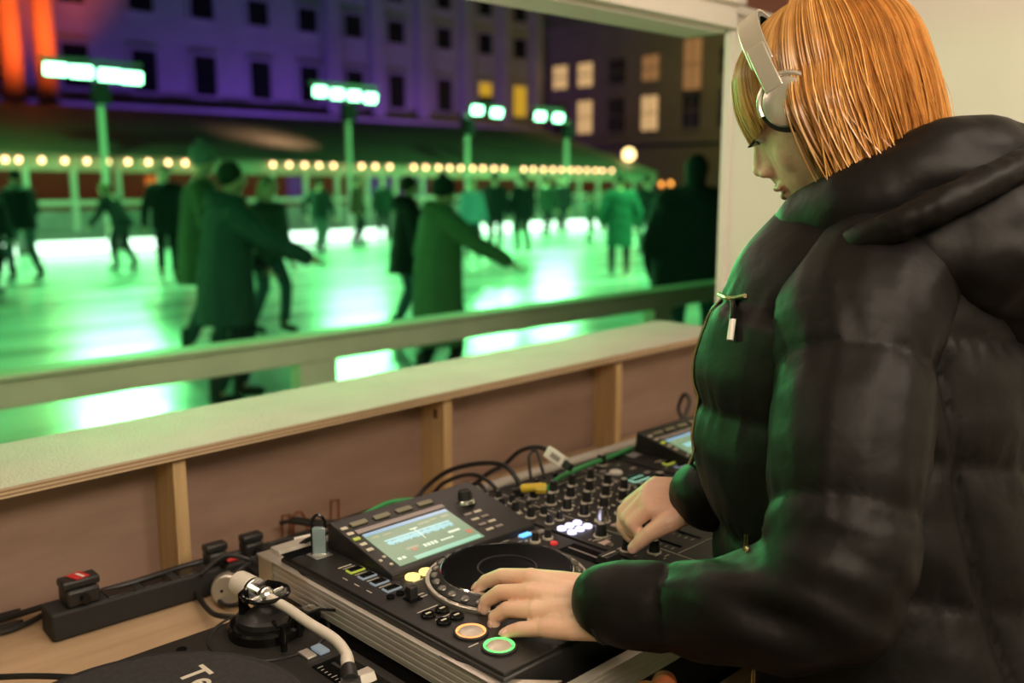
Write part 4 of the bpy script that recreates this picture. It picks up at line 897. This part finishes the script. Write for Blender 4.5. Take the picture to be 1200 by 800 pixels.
bagp = [(K(1050, 288, .985), .042), (K(1100, 285, .985), .066), (K(1150, 290, .99), .085), (K(1210, 295, 1.02), .105), (K(1270, 290, 1.08), .105), (K(1180, 330, 1.03), .085), (K(1230, 345, 1.08), .085), (K(1120, 250, 1.03), .06), (K(1000, 290, 1.01), .03)]
hb.chain([b[0] for b in bagp], [b[1] for b in bagp])
solid('hood', hb, .006, 'jacket', pr, 4, hood_def)
rimp = spline([K(905, 338, 1.115), K(940, 312, 1.05), K(985, 290, .975), K(1030, 272, .935), K(1080, 250, .915), K(1130, 228, .91), K(1180, 202, .92), K(1240, 178, .96), K(1300, 170, 1.04)], 4)
rm = MB().chain(rimp, [np.interp(i, [0, 6, 14, len(rimp)], [.010, .014, .0165, .018]) for i in range(len(rimp))])
solid('hood_rim', rm, .004, 'jacket', pr, 2, lambda V, N: wr(V, N, .0022, 40))
# zip, pull, drawcord laid on the cloth
from mathutils.bvhtree import BVHTree
bv_v, bv_f = [], []
for o in pr.children:
    if o.name.split('.')[0] in ('jacket_body', 'left_sleeve', 'right_sleeve', 'hood_collar', 'hood', 'hood_rim'):
        n0 = len(bv_v); bv_v += [Vector(v.co) + pr.location for v in o.data.vertices]; bv_f += [tuple(i + n0 for i in p.vertices) for p in o.data.polygons]
BV = BVHTree.FromPolygons(bv_v, bv_f); CAMP = Vector((0, 0, CH))
def surf(u, v, off=.002, dflt=1.15):
    h = BV.ray_cast(CAMP, ray(u, v).normalized())
    if h[0] is None: return K(u, v, dflt)
    return h[0] + h[1] * off * (1 if h[1].dot(ray(u, v)) < 0 else -1)
def rim(v, inset):
    for u in range(795, 900):
        if BV.ray_cast(CAMP, ray(u, v).normalized())[0] is not None: return surf(u + inset, v, .001)
    return surf(850, v)
zp = spline([rim(v, 2) for v in range(352, 560, 16)], 7)
zt_ = MB()
for i, p in enumerate(zp): zt_.box(p, (.0028, .0028, .0018))
zt_.build('zip_teeth', 'gold_metal', pr, world=True); MB().tube([p + RT * .0025 for p in zp], .0026, 6).build('zip_tape', 'seam', pr, world=True)
ru = min(u for u in range(795, 900) if BV.ray_cast(CAMP, ray(u, 350).normalized())[0] is not None)
MB().tube([surf(ru + 2, 345), surf(ru + 10, 349, .003), surf(ru + 20, 350, .003), surf(ru + 32, 347)], .0028, 8, smooth=4).build('collar_zip_end', 'gold_metal', pr, world=True)
MB().tube([surf(ru + 18, 352, .003), surf(ru + 20, 364, .006), surf(ru + 20, 378, .006)], .0036, 8).build('drawcord', 'gloss_black', pr, world=True)
q0 = surf(ru + 20, 376, .006); q1 = surf(ru + 17, 400, .006)
MB().cyl(q0, q1, .0036, .0036, 16).build('drawcord_tip', 'white_plastic', pr, world=True, bevel=.0006)
def zipper(u0, v0, u1, v1, name):
    mb = MB(); n = 16; P = [surf(u0 + (u1 - u0) * i / n, v0 + (v1 - v0) * i / n, .0015) for i in range(n + 1)]
    for p in P:
        for k in (-1, 1): mb.box(p + RT * .0016 * k, (.0018, .0018, .0009))
    z_ = mb.build(name, 'gold_metal', pr, world=True); q = P[-3]; MB().cap(q - FW * .003, q - UZ * .013 - FW * .004, .0022, .0024).build('zip_pull', 'gold_metal', z_, world=False).location = -Vector(pr.location); return z_
zipper(876, 626, 875, 646, 'pocket_zip'); zipper(885, 786, 884, 806, 'hem_zip')
tq = MB()
for k in (-1, 1): tq.chain([(1.10 + .08 * k, .38, .80), (1.10 + .10 * k, .405, .46), (1.10 + .11 * k, .365, .10)], [.115, .080, .062])
solid('trousers', tq, .012, 'trousers', pr, 3, lambda V, N: wr(V, N, .004, 14))
for k in (-1, 1): MB().chain([(1.10 + .11 * k, .35, .05), (1.10 + .12 * k, .44, .045), (1.10 + .125 * k, .51, .035)], [.048, .046, .036]).build('boot', 'rubber', pr, world=True)
# ------------------------------------------------------------------ outside: rink, marquee, buildings
struct('ground', MB().bb(-40, 90, 1.44, 90, ICE - .08, ICE - .04), 'stone_brown')
struct('ice_rink', MB().bb(-14, 40, 2.92, 22.6, ICE - .04, ICE), 'ice')
# near barrier
br = thing('barrier_rail', 'pale painted wooden barrier rail running along the near side of the rink', 'barrier', (1.8, 2.85, ICE))
MB().bb(-6, 14, 2.825, 2.875, CH - .632, CH - .545).bb(-6, 14, 2.80, 2.90, CH - .547, CH - .530).build('top_rail', 'rail_paint_green_lit', br, world=True, bevel=.004)
for k in range(-3, 6): x = 1.79 + 2.02 * k; MB().bb(x - .075, x + .075, 2.83, 2.90, ICE - .04, CH - .60).build('rail_post', 'rail_paint_green_lit', br, world=True, bevel=.004)
# skaters
def skater(label, u, vf, hgt, face, coat=(.03, .04, .04), clen=.15, leg=(.03, .03, .04), head=('hair', (.05, .03, .02)), lean=.05, feet=((-.11, .05), (.11, -.05)), hands=((-.10, .12, -.55), (.10, .12, -.55)), grp='skaters on the ice', hood=False, bulk=1.0, kind='person', lift=(0, 0), scarf=None):
    p = KZ(u, vf, ICE); a = math.radians(face); hv = FH * math.cos(a) + RT * math.sin(a)
    r = thing(kind, label, 'person', (p.x, p.y, ICE), math.atan2(hv.y, hv.x) - PI / 2, grp)
    s_ = hgt / 1.80; V_ = lambda x, y, z: Vector((x, y, z)) * s_
    def cm(nm, c, r_=.8):
        key = nm + '_%02d%02d%02d' % tuple(int(q * 99) for q in c)
        if key not in M: mat(key, c, r_, noise=.12, ns=6)
        return key
    sl_, cl_ = math.sin(lean), math.cos(lean)
    hip = (0, 0, .98); ch = (0, sl_ * .46, .98 + cl_ * .46); nk = (0, ch[1] + sl_ * .08, ch[2] + cl_ * .08); hd_ = (0, nk[1] + sl_ * .14 + .02, nk[2] + cl_ * .17)
    shs = [(-.185, ch[1], ch[2] - .01), (.185, ch[1], ch[2] - .01)]; hs = []; es_ = []
    for i in (0, 1):
        h_ = Vector(shs[i]) + Vector(hands[i]); mid_ = (Vector(shs[i]) + h_) / 2; ln = (h_ - Vector(shs[i])).length; off = math.sqrt(max(0, .29 ** 2 - (ln / 2) ** 2)); es_.append(mid_ + Vector(((-1, 1)[i] * .5, -.6, -.2)).normalized() * off); hs.append(h_)
    kn = []; an_ = []
    for i in (0, 1):
        f_ = feet[i]; an_.append(Vector((f_[0], f_[1], .15 + lift[i]))); k_ = (Vector((f_[0] * .9, 0, .98)) + an_[i]) / 2; ln = (Vector((f_[0] * .9, 0, .95)) - an_[i]).length; k_ += Vector((0, 1, .1)) * math.sqrt(max(.0004, .43 ** 2 - (ln / 2) ** 2)) * .8; kn.append(k_)
    S = lambda q: Vector(q) * s_
    b = MB(); b.ell(S(hd_), (.078 * s_, .095 * s_, .118 * s_)); b.ell(S(Vector(hd_) + Vector((0, .088, -.015))), (.014 * s_, .02 * s_, .022 * s_)); b.cap(S(nk), S(hd_), .052 * s_, .055 * s_); b.cap(S(ch), S(hip), .12 * s_, .125 * s_)
    for i in (0, 1):
        b.chain([S(ch), S(shs[i]), S(es_[i]), S(hs[i])], [.08 * s_, .05 * s_, .036 * s_, .026 * s_]); dd = (hs[i] - es_[i]).normalized(); b.cap(S(hs[i]), S(hs[i] + dd * .085), .030 * s_, .026 * s_)
        for q in range(4): b.cap(S(hs[i] + dd * .08 + Vector((.016 * (q - 1.5), 0, 0))), S(hs[i] + dd * (.15 + .01 * (q in (1, 2))) + Vector((.019 * (q - 1.5), 0, -.01))), .010 * s_, .008 * s_, n=8)
        b.cap(S(hs[i] + dd * .03), S(hs[i] + dd * .08 + Vector(((1, -1)[i] * .045, .01, 0))), .012 * s_, .009 * s_, n=8)
        b.chain([S((feet[i][0] * .8, 0, .95)), S(kn[i]), S(an_[i])], [.085 * s_, .055 * s_, .04 * s_])
    solid('body', b, .011, 'skin', r, 2, world=False)
    c = MB(); B_ = bulk * 1.14; c.loft([(S((0, -.01, .98 - clen)), .200 * B_ * s_, .165 * B_ * s_), (S((0, 0, 1.0)), .195 * B_ * s_, .150 * B_ * s_), (S((0, sl_ * .22, .98 + .22 * cl_)), .185 * B_ * s_, .140 * B_ * s_), (S(ch), .190 * B_ * s_, .125 * B_ * s_), (S(nk), .085 * B_ * s_, .08 * B_ * s_)], 24)
    for i in (0, 1): c.chain([S(ch), S(shs[i]), S(es_[i]), S(hs[i])], [.10 * B_ * s_, .085 * B_ * s_, .062 * B_ * s_, .050 * B_ * s_])
    if hood: c.ell(S(Vector(nk) + Vector((0, -.06, .0))), (.14 * s_, .12 * s_, .09 * s_)); c.chain([S(Vector(nk) + Vector((-.09, .02, .02))), S(Vector(nk) + Vector((0, -.12, .04))), S(Vector(nk) + Vector((.09, .02, .02)))], [.05 * s_, .06 * s_, .05 * s_])
    solid('jacket' if clen < .35 else 'long_coat', c, .016, cm('cloth', coat), r, 3, lambda V, N: wr(V, N, .010, 9), world=False)
    tq_ = MB()
    for i in (0, 1): tq_.chain([S((feet[i][0] * .8, 0, .95)), S(kn[i]), S(an_[i] + Vector((0, 0, .05)))], [.105 * s_, .075 * s_, .060 * s_])
    solid('trousers', tq_, .016, cm('cloth', leg), r, 2, world=False)
    for i in (0, 1):
        o_ = an_[i]; k2 = MB(); k2.chain([S(o_ + Vector((0, -.02, .10))), S(o_ + Vector((0, -.03, -.05))), S(o_ + Vector((0, .14, -.07)))], [.055 * s_, .045 * s_, .040 * s_]); sk = k2.build('skate_boot', 'black_plastic', r)
        MB().box(S(o_ + Vector((0, .04, -.125))), (.006, .28 * s_, .045 * s_)).build('blade', 'alu_bright', sk)
    kind_, hc_ = head; h2 = MB(); hv_ = Vector(hd_)
    if kind_ == 'beanie': h2.ell(S(hv_ + Vector((0, -.012, .035))), (.098 * s_, .112 * s_, .108 * s_)); h2.ell(S(hv_ + Vector((0, -.02, .15))), .028 * s_); nm = 'beanie'
    elif kind_ == 'long': h2.ell(S(hv_ + Vector((0, -.022, .028))), (.092 * s_, .104 * s_, .108 * s_)); h2.chain([S(hv_ + Vector((0, -.06, .0))), S(hv_ + Vector((0, -.10, -.12))), S(hv_ + Vector((0, -.12, -.24)))], [.085 * s_, .075 * s_, .045 * s_]); nm = 'hair'
    else: h2.ell(S(hv_ + Vector((0, -.022, .030))), (.088 * s_, .100 * s_, .104 * s_)); nm = 'hair'
    solid(nm, h2, .012, cm('cloth', hc_), r, 2, world=False)
    if scarf: MB().tube([S(Vector(nk) + Vector((.085 * math.cos(q * PI / 8), .085 * math.sin(q * PI / 8), .01))) for q in range(17)], .045 * s_, 10).build('scarf', cm('cloth', scarf), r)
    return r
DK = (.02, .022, .024); arms_down = ((-.08, .08, -.54), (.08, .08, -.54))
skater('tall skater in a grey beanie and long olive coat, arm linked with the fur-collared skater', 243, 425, 1.92, 68, (.10, .13, .07), .30, (.05, .07, .09), ('beanie', (.22, .25, .25)), .06, ((-.12, -.12), (.12, .10)), ((-.05, .22, -.45), (.05, .26, -.40)), bulk=1.05)
skater('skater in a dark hooded coat with dark collar reaching an arm out to the right', 272, 478, 1.74, 55, (.035, .07, .07), .34, (.02, .035, .04), ('hair', (.02, .03, .015)), .10, ((-.10, .12), (.10, -.12)), ((-.05, .30, -.40), (.30, .38, -.28)), hood=True, bulk=1.1, scarf=(.01, .015, .015))
skater('skater in jeans with a long plait just right of the dark hooded coat', 316, 393, 1.66, 120, (.06, .08, .07), .10, (.06, .10, .13), ('long', (.35, .30, .18)), .10, ((-.12, .14), (.12, -.12)), arms_down)
skater('bare-headed skater in a dark suit facing the booth, left of the grey beanie', 200, 330, 1.88, 160, (.012, .016, .02), .16, (.012, .014, .018), ('hair', (.02, .015, .01)), .02, ((-.09, .05), (.12, -.18)), ((-.12, -.05, -.54), (.14, .02, -.53)))
skater('crouching skater in a dark jacket leaning left near the lit kickboard', 147, 318, 1.68, -75, (.012, .016, .018), .10, (.02, .02, .025), ('long', (.25, .20, .10)), .55, ((-.10, .12), (.10, -.15)), ((-.10, .25, -.45), (.10, .22, -.46)))
skater('skater in a dark jacket with pale fluffy collar near the left edge', 32, 332, 1.80, -60, (.015, .02, .02), .12, (.08, .12, .14), ('hair', (.03, .02, .015)), .12, ((-.15, .12), (.15, -.14)), ((-.06, .25, -.45), (.06, .20, -.48)), scarf=(.35, .42, .40))
skater('skater cut off by the left edge of the picture', -8, 348, 1.72, 20, (.012, .014, .016), .2, (.01, .01, .012), ('hair', (.02, .015, .01)), .05)
skater('small skater in a dark jacket between two tent posts', 376, 298, 1.68, 20, (.012, .03, .03), .12, (.10, .14, .15), ('hair', (.04, .06, .04)), .02, hands=((-.22, .05, -.45), (.18, .05, -.48)))
skater('skater in a rust-brown jacket right of the second light mast', 419, 287, 1.74, 100, (.10, .05, .025), .14, (.02, .02, .02), ('hair', (.04, .03, .02)))
skater('distant skater in a dark green coat left of the light-blue coat skater', 450, 282, 1.70, 170, (.02, .05, .04), .25, (.02, .02, .02), ('hair', (.10, .16, .08)))
skater('skater in a black coat and jeans partly behind the long padded coat', 478, 400, 1.66, 70, (.012, .016, .016), .22, (.10, .17, .22), ('hair', (.03, .025, .015)), .06, ((-.1, -.10), (.1, .12)), hood=True)
skater('skater in a long green padded coat and dark beanie with one arm held out', 515, 452, 1.64, 60, (.13, .20, .11), .60, (.02, .02, .02), ('beanie', (.015, .03, .03)), .08, ((-.10, -.10), (.10, .10)), ((-.08, .10, -.50), (.34, .34, -.30)), hood=True, bulk=1.12)
skater('skater in a light blue jacket beyond the outstretched arm', 553, 305, 1.66, 150, (.22, .42, .55), .14, (.03, .05, .07), ('hair', (.02, .02, .02)), scarf=(.5, .6, .6))
skater('left of two black-clothed skaters standing close together', 580, 298, 1.80, 10, (.012, .014, .014), .2, (.01, .01, .01), ('hair', (.02, .02, .015)))
skater('right of two black-clothed skaters standing close together', 613, 297, 1.78, -20, (.015, .02, .018), .2, (.012, .012, .012), ('hair', (.02, .02, .015)))
skater('far skater in dark green below the third light pair', 640, 279, 1.74, 30, (.02, .045, .03), .2, (.02, .02, .02), ('hair', (.03, .03, .02)))
skater('far skater in black below the rightmost light pair', 659, 277, 1.76, 200, (.015, .015, .015), .2, (.02, .02, .02), ('hair', (.03, .02, .01)))
skater('skater in a knee-length teal coat seen from behind', 725, 326, 1.74, 5, (.04, .17, .13), .42, (.012, .012, .012), ('hair', (.10, .08, .05)), .02, ((-.13, .02), (.13, 0)), ((-.12, .05, -.5), (.12, .05, -.5)), bulk=1.05)
skater('skater in a dark jacket just right of the teal coat', 757, 300, 1.72, -30, (.015, .02, .02), .16, (.10, .13, .13), ('hair', (.04, .03, .02)))
skater('child skater in a pale jacket by the far kickboard', 690, 285, 1.30, 60, (.10, .13, .11), .12, (.03, .03, .03), ('beanie', (.05, .08, .05)))
skater('large dark-clothed skater close to the booth beside the window jamb', 808, 455, 1.80, 15, (.014, .018, .014), .22, (.05, .12, .14), ('long', (.012, .012, .012)), .04, ((-.14, .02), (.14, -.05)), ((-.12, .08, -.52), (.1, .08, -.52)), bulk=1.45, hood=True)

# white kickboard panels, made emissive
for i, (u0, u1) in enumerate([(-40, 20), (38, 132), (153, 188), (333, 377), (381, 422), (425, 453), (470, 545), (562, 600), (618, 652), (660, 710), (742, 762)]):
    a = KY(u0, 290, 21.9); b = KY(u1, 290, 21.9); z1 = ICE + .36
    o = MB().bb(a.x - (a.x + b.x) / 2, b.x - (a.x + b.x) / 2, 0, .06, .03, .30).build('kickboard', 'kickboard', bevel=.02); o.location = ((a.x + b.x) / 2, 21.9, ICE)
    tag(o, ('glowing white kickboard panel at the far left edge', 'long glowing white kickboard panel between the two leftmost skaters', 'short glowing white kickboard panel right of the crouching skater', 'glowing white kickboard panel behind the outstretched hand', 'glowing white kickboard panel right of the small skater', 'glowing white kickboard panel right of the rust-brown jacket', 'glowing white kickboard panel behind the padded coat', 'glowing white kickboard panel beyond the light blue jacket', 'glowing white kickboard panel behind the far green skater', 'glowing white kickboard panel left of the teal coat', 'glowing white kickboard panel right of the teal coat')[i], 'panel', 'lit kickboards along the far side of the rink')
# marquee
TXL, TXR = -8.0, 31.0
def ez(x): return CH + .64 - (x - 6.5) * .0125
mq = thing('marquee', 'long low marquee with a sloping dark roof beyond the rink', 'marquee', (12, 23.8, ICE))
P = [(TXL, 23.5, ez(TXL)), (TXR, 23.5, ez(TXR)), (TXR + 1.2, 31, CH + 2.3), (TXL, 31, CH + 2.3)]
MB().add([*P, *[(p[0], p[1], p[2] - .05) for p in P]], [(0, 1, 2, 3), (7, 6, 5, 4), (0, 4, 5, 1), (1, 5, 6, 2), (2, 6, 7, 3), (3, 7, 4, 0)]).build('roof_front', 'tent_roof', mq, world=True)
MB().prism([(TXR, 23.5, ez(TXR)), (TXR + 1.2, 31, CH + 2.3), (TXR + 8, 31, CH + .1)], (0, 0, -.05)).build('roof_end', 'tent_roof', mq, world=True)
P = [(TXL, 31, CH + 2.3), (TXR + 1.2, 31, CH + 2.3), (TXR + 1.2, 36, CH + .6), (TXL, 36, CH + .6)]
MB().add([*P, *[(p[0], p[1], p[2] - .05) for p in P]], [(0, 1, 2, 3), (7, 6, 5, 4), (0, 4, 5, 1), (1, 5, 6, 2), (2, 6, 7, 3), (3, 7, 4, 0)]).build('roof_back', 'tent_roof', mq, world=True)
P = [(TXL, 23.6, ez(TXL)), (TXR, 23.6, ez(TXR)), (TXR, 23.6, ez(TXR) - .36), (TXL, 23.6, ez(TXL) - .40)]
MB().prism(P, (0, .05, 0)).build('fascia', 'tent_band', mq, world=True)
MB().bb(TXL, TXR, 24.6, 24.7, ICE, CH + .5).build('inner_wall', 'tent_inside', mq, world=True)
MB().bb(TXL, TXR, 23.4, 24.4, ICE, ICE + .42).build('platform', 'deck', mq, world=True)
MB().bb(TXL, TXR, 23.55, 23.63, CH - .58, CH - .46).build('hand_rail', 'tent_post', mq, world=True)
MB().bb(TXL, TXR, 23.62, 23.66, ICE + .42, CH - .70).build('rail_panel', 'deck', mq, world=True)
k = 0; x = TXL + .4
while x < TXR: MB().bb(x - .06, x + .06, 23.5, 23.62, ICE + .4, ez(x) - .3).build('tent_post', 'tent_post', mq, world=True); x += 1.06
for (u0, u1, m_) in ((172, 192, 'tent_pane_orange'), (338, 358, 'tent_pane_violet'), (432, 466, 'tent_pane_violet'), (470, 500, 'tent_pane_violet')):
    a = KY(u0, 215, 24.5); b = KY(u1, 215, 24.5); MB().bb(a.x, b.x, 24.5, 24.58, CH - .55, CH + .12).build('window_pane', m_, mq, world=True)
# string of bulbs
us_ = [6, 22, 49, 76, 102, 126, 150, 174, 197, 217, 228, 240, 320, 339, 357, 374, 391, 408, 424, 440, 457, 485, 499, 514, 527, 540, 554, 566, 579, 591, 614, 625, 637, 648, 658, 669, 678, 688, 698, 706, 717]
bulb0 = None
for i, u in enumerate(us_):
    v = 187 + (u - 22) * .0187; p = KY(u, v, 23.42)
    if bulb0 is None:
        bulb0 = MB().lathe([(.0005, -.060), (.04, -.05), (.058, -.01), (.04, .038), (.024, .065)], (0, 0, 0), 14).build('light_bulb', 'bulb'); o = bulb0
        MB().cyl((0, 0, .06), (0, 0, .11), .03).build('bulb_cap', 'black_plastic', bulb0); tag(o, 'warm glowing bulb in the string along the marquee eaves', 'light bulb', 'bulbs strung along the marquee eaves'); o.location = p
    else: dup(bulb0, p)
tag(MB().tube([KY(u, 184.4 + (u - 22) * .0187, 23.42) for u in us_], .012, 6).build('festoon_cable', 'cable'), 'thin dark cable carrying the string of warm bulbs along the marquee eaves', 'cable')
fb = bulb0.copy(); fb.data = bulb0.data.copy(); fb.data.materials[0] = M['bulb_dim']; col.objects.link(fb)
for i, (u, v) in enumerate(((621, 215), (674, 215), (690, 215), (702, 215), (775, 216), (786, 215))):
    o = fb if i == 0 else fb.copy()
    if i: col.objects.link(o)
    o.location = K(u, v, 38); o.scale = (1.6,) * 3; tag(o, ('dim orange hanging lamp above the two black-clothed skaters', 'leftmost of the three dim orange lamps below the bulb string', 'middle of the three dim orange lamps below the bulb string', 'rightmost of the three dim orange lamps below the bulb string', 'left lamp of the bright orange pair beside the large dark skater', 'right lamp of the bright orange pair beside the large dark skater')[i], 'lamp', 'orange lamps far under the marquee end')
ordn = 'first second third fourth fifth sixth seventh eighth ninth tenth eleventh twelfth thirteenth fourteenth fifteenth sixteenth seventeenth eighteenth nineteenth twentieth'.split()
bl = sorted([o for o in col.objects if o.get('group') == 'bulbs strung along the marquee eaves'], key=lambda o: o.location.x)
for i, o in enumerate(bl):
    n_ = len(bl) - 1 - i
    o['label'] = 'warm glowing bulb on the marquee string, %s from its %s end' % ((ordn[i], 'left') if i < 20 else (ordn[n_] if n_ < 20 else 'twenty-first', 'right'))
# a street lamp with a round globe
gp = K(737, 181, 39); sl2 = thing('street_lamp', 'street lamp with a round glowing globe beyond the marquee end', 'street lamp', (gp.x, gp.y, ICE))
MB().ell(gp, .26).build('lamp_globe', 'globe', sl2, world=True); MB().cyl((gp.x, gp.y, ICE), (gp.x, gp.y, gp.z - .2), .07, .05).build('lamp_post', 'rubber', sl2, world=True)
# floodlight masts
def mast(label, u, v, us2, y, lens_w, frame=0):
    b = KY(u, v + 12, y); r = thing('light_mast', label, 'light mast', (b.x, b.y, ICE), 0, 'floodlight masts round the rink')
    MB().cyl((b.x, b.y, ICE), (b.x, b.y, b.z + .25), .085, .075, 16).build('pole', 'tent_post', r, world=True)
    zc = KY(u, v, y).z; pts = [KY(uu, vv, y - .15) for uu, vv in us2]
    MB().bb(min(p.x for p in pts) - .3, max(p.x for p in pts) + .3, y - .06, y + .02, zc + .16, zc + .26).build('cross_bar', 'steel', r, world=True)
    MB().bb(b.x - .17, b.x + .17, y - .2, y + .14, zc - .75, zc - .25).build('control_box', 'rubber', r, world=True, bevel=.02)
    for p in pts:
        R_ = Matrix.Rotation(.18, 3, 'X'); f_ = MB().box(p + Vector((0, .12, .0)), (lens_w + .04, .16, .32), R_).build('floodlight', 'rubber', r, world=True, bevel=.02)
        MB().box(p + Vector((0, .03, -.0)), (lens_w, .04, .26), R_).build('lens', 'flood_lens', f_, bevel=.05, world=False).location = -Vector(r.location)
    l = bpy.data.lights.new('flood_beam', 'AREA'); l.energy = 480; l.color = GRN; l.shape = 'RECTANGLE'; l.size = 2.0; l.size_y = .3; l.spread = math.radians(130)
    o = bpy.data.objects.new('flood_beam', l); col.objects.link(o); o.parent = r; c_ = sum((p for p in pts), Vector()) / len(pts); o.location = c_ + Vector((0, -.25, -.05)) - Vector(r.location); o.rotation_euler = Vector((-.1, -1, -.55)).to_track_quat('-Z', 'Z').to_euler(); return r
mast('tall floodlight mast with four bright lamps at the left', 116, 84, [(66, 81), (96, 84), (129, 88), (155, 91)], 22.9, .50)
mast('floodlight mast with four bright lamps left of centre', 407, 110, [(376, 107), (396, 110), (416, 112), (435, 115)], 22.9, .40)
mast('slim mast with two bright lamps right of centre', 547, 130, [(560, 129), (583, 132)], 23.0, .46)
mast('slim mast with two bright lamps at the right end of the marquee', 664, 137, [(634, 136), (655, 138)], 23.0, .46)
# palace facade
fcb = thing('stone_building', 'long pale stone palace facade washed in violet light', 'building', (20, 40, ICE))
MB().bb(-14, 41.35, 40, 41, ICE, CH + 15).build('facade_wall', 'stone', fcb, world=True)
MB().bb(-14, 41.15, 39.55, 40, CH + 2.75, CH + 3.15).build('string_course', 'stone', fcb, world=True, bevel=.05)
MB().bb(-14, 41.15, 39.75, 40, CH + 10.4, CH + 10.8).build('cornice', 'stone', fcb, world=True, bevel=.05)
for i, x in enumerate([6.4, 9.1, 11.8, 14.5, 17.3, 20.0, 22.7, 25.3, 27.9, 30.5, 33.7, 36.7, 39.4]):
    for (z0, z1, w_) in ((6.95, 8.05, 1.05), (3.7, 5.4, 1.05), (9.0, 10.0, 1.0) if x > 24 else (11.5, 12.8, 1.0)):
        f_ = MB().bb(x - w_ / 2 - .12, x + w_ / 2 + .12, 39.9, 40.02, CH + z0 - .15, CH + z0).bb(x - w_ / 2 - .12, x - w_ / 2, 39.9, 40.02, CH + z0, CH + z1).bb(x + w_ / 2, x + w_ / 2 + .12, 39.9, 40.02, CH + z0, CH + z1).bb(x - w_ / 2 - .12, x + w_ / 2 + .12, 39.9, 40.02, CH + z1, CH + z1 + .15).build('window_surround', 'stone', fcb, world=True)
        MB().bb(x - w_ / 2, x + w_ / 2, 39.97, 40.03, CH + z0, CH + z1).build('pane', 'win_yellow' if (z0 == 3.7 and x > 39) else 'win_dark', f_).location = -Vector(fcb.location)
    if abs(x - 36.7) < .1: MB().bb(x - .45, x + .45, 39.93, 39.99, CH + 4.7, CH + 5.5).build('lit_pane', 'win_yellow', fcb, world=True)
for x in (26.6, 29.2, 32.1, 35.2, 38.1, 40.7): MB().bb(x - .38, x + .38, 39.65, 40, CH + 3.15, CH + 10.4).build('pilaster', 'stone', fcb, world=True, bevel=.04)
for i, x in enumerate((9.2, 11.25, 12.4)):
    c_ = MB().lathe([(.50, ICE), (.50, CH + 2.6), (.38, CH + 2.8), (.36, CH + 8), (.33, CH + 13)], (x, 37, 0), 24).build('stone_column', 'stone'); tag(c_, ('orange-lit stone column just outside the left edge', 'orange-lit stone column at the left edge of the picture', 'second orange-lit stone column from the left edge')[i], 'column', 'orange-lit columns of the portico')
wg = thing('corner_building', 'dark brown stone wing with a few warm lit windows at the right', 'building', (41.5, 30, ICE))
MB().bb(41.5, 42.5, 4, 40, ICE, CH + 15).build('wing_wall', 'stone_brown', wg, world=True)
MB().bb(41.2, 41.5, 4, 40, CH + 2.0, CH + 2.3).bb(41.2, 41.5, 4, 40, CH + 8.4, CH + 8.8).build('wing_course', 'stone_brown', wg, world=True)
for i, y in enumerate([38.7, 36.75, 34.4, 32.1, 29.4, 27.2, 25.0]):
    for j, (z0, z1) in enumerate(((5.3, 6.6), (2.7, 4.5))):
        m_ = 'win_dark'
        if j == 0: m_ = ('win_warm', 'win_warm', 'win_dark', 'win_amber', 'win_amber', 'win_dark', 'win_dark')[i]
        if j == 1: m_ = ('win_dark', 'win_warm', 'win_dark', 'win_warm', 'win_dark', 'win_dark', 'win_dark')[i]
        if j == 0 and i == 4: z0 = 4.6; z1 = 7.2
        f_ = MB().bb(41.38, 41.52, y - .65, y + .65, CH + z0 - .15, CH + z0).bb(41.38, 41.52, y - .65, y + .65, CH + z1, CH + z1 + .15).build('window_surround', 'stone_brown', wg, world=True)
        pn = MB().bb(41.44, 41.52, y - .5, y + .5, CH + z0, CH + z1); pn.m = 1; pn.bb(41.42, 41.5, y - .03, y + .03, CH + z0, CH + z1).bb(41.42, 41.5, y - .5, y + .5, CH + (z0 + z1) / 2 - .03, CH + (z0 + z1) / 2 + .03); pn.build('pane', [m_, 'stone_brown'], f_).location = -Vector(wg.location)
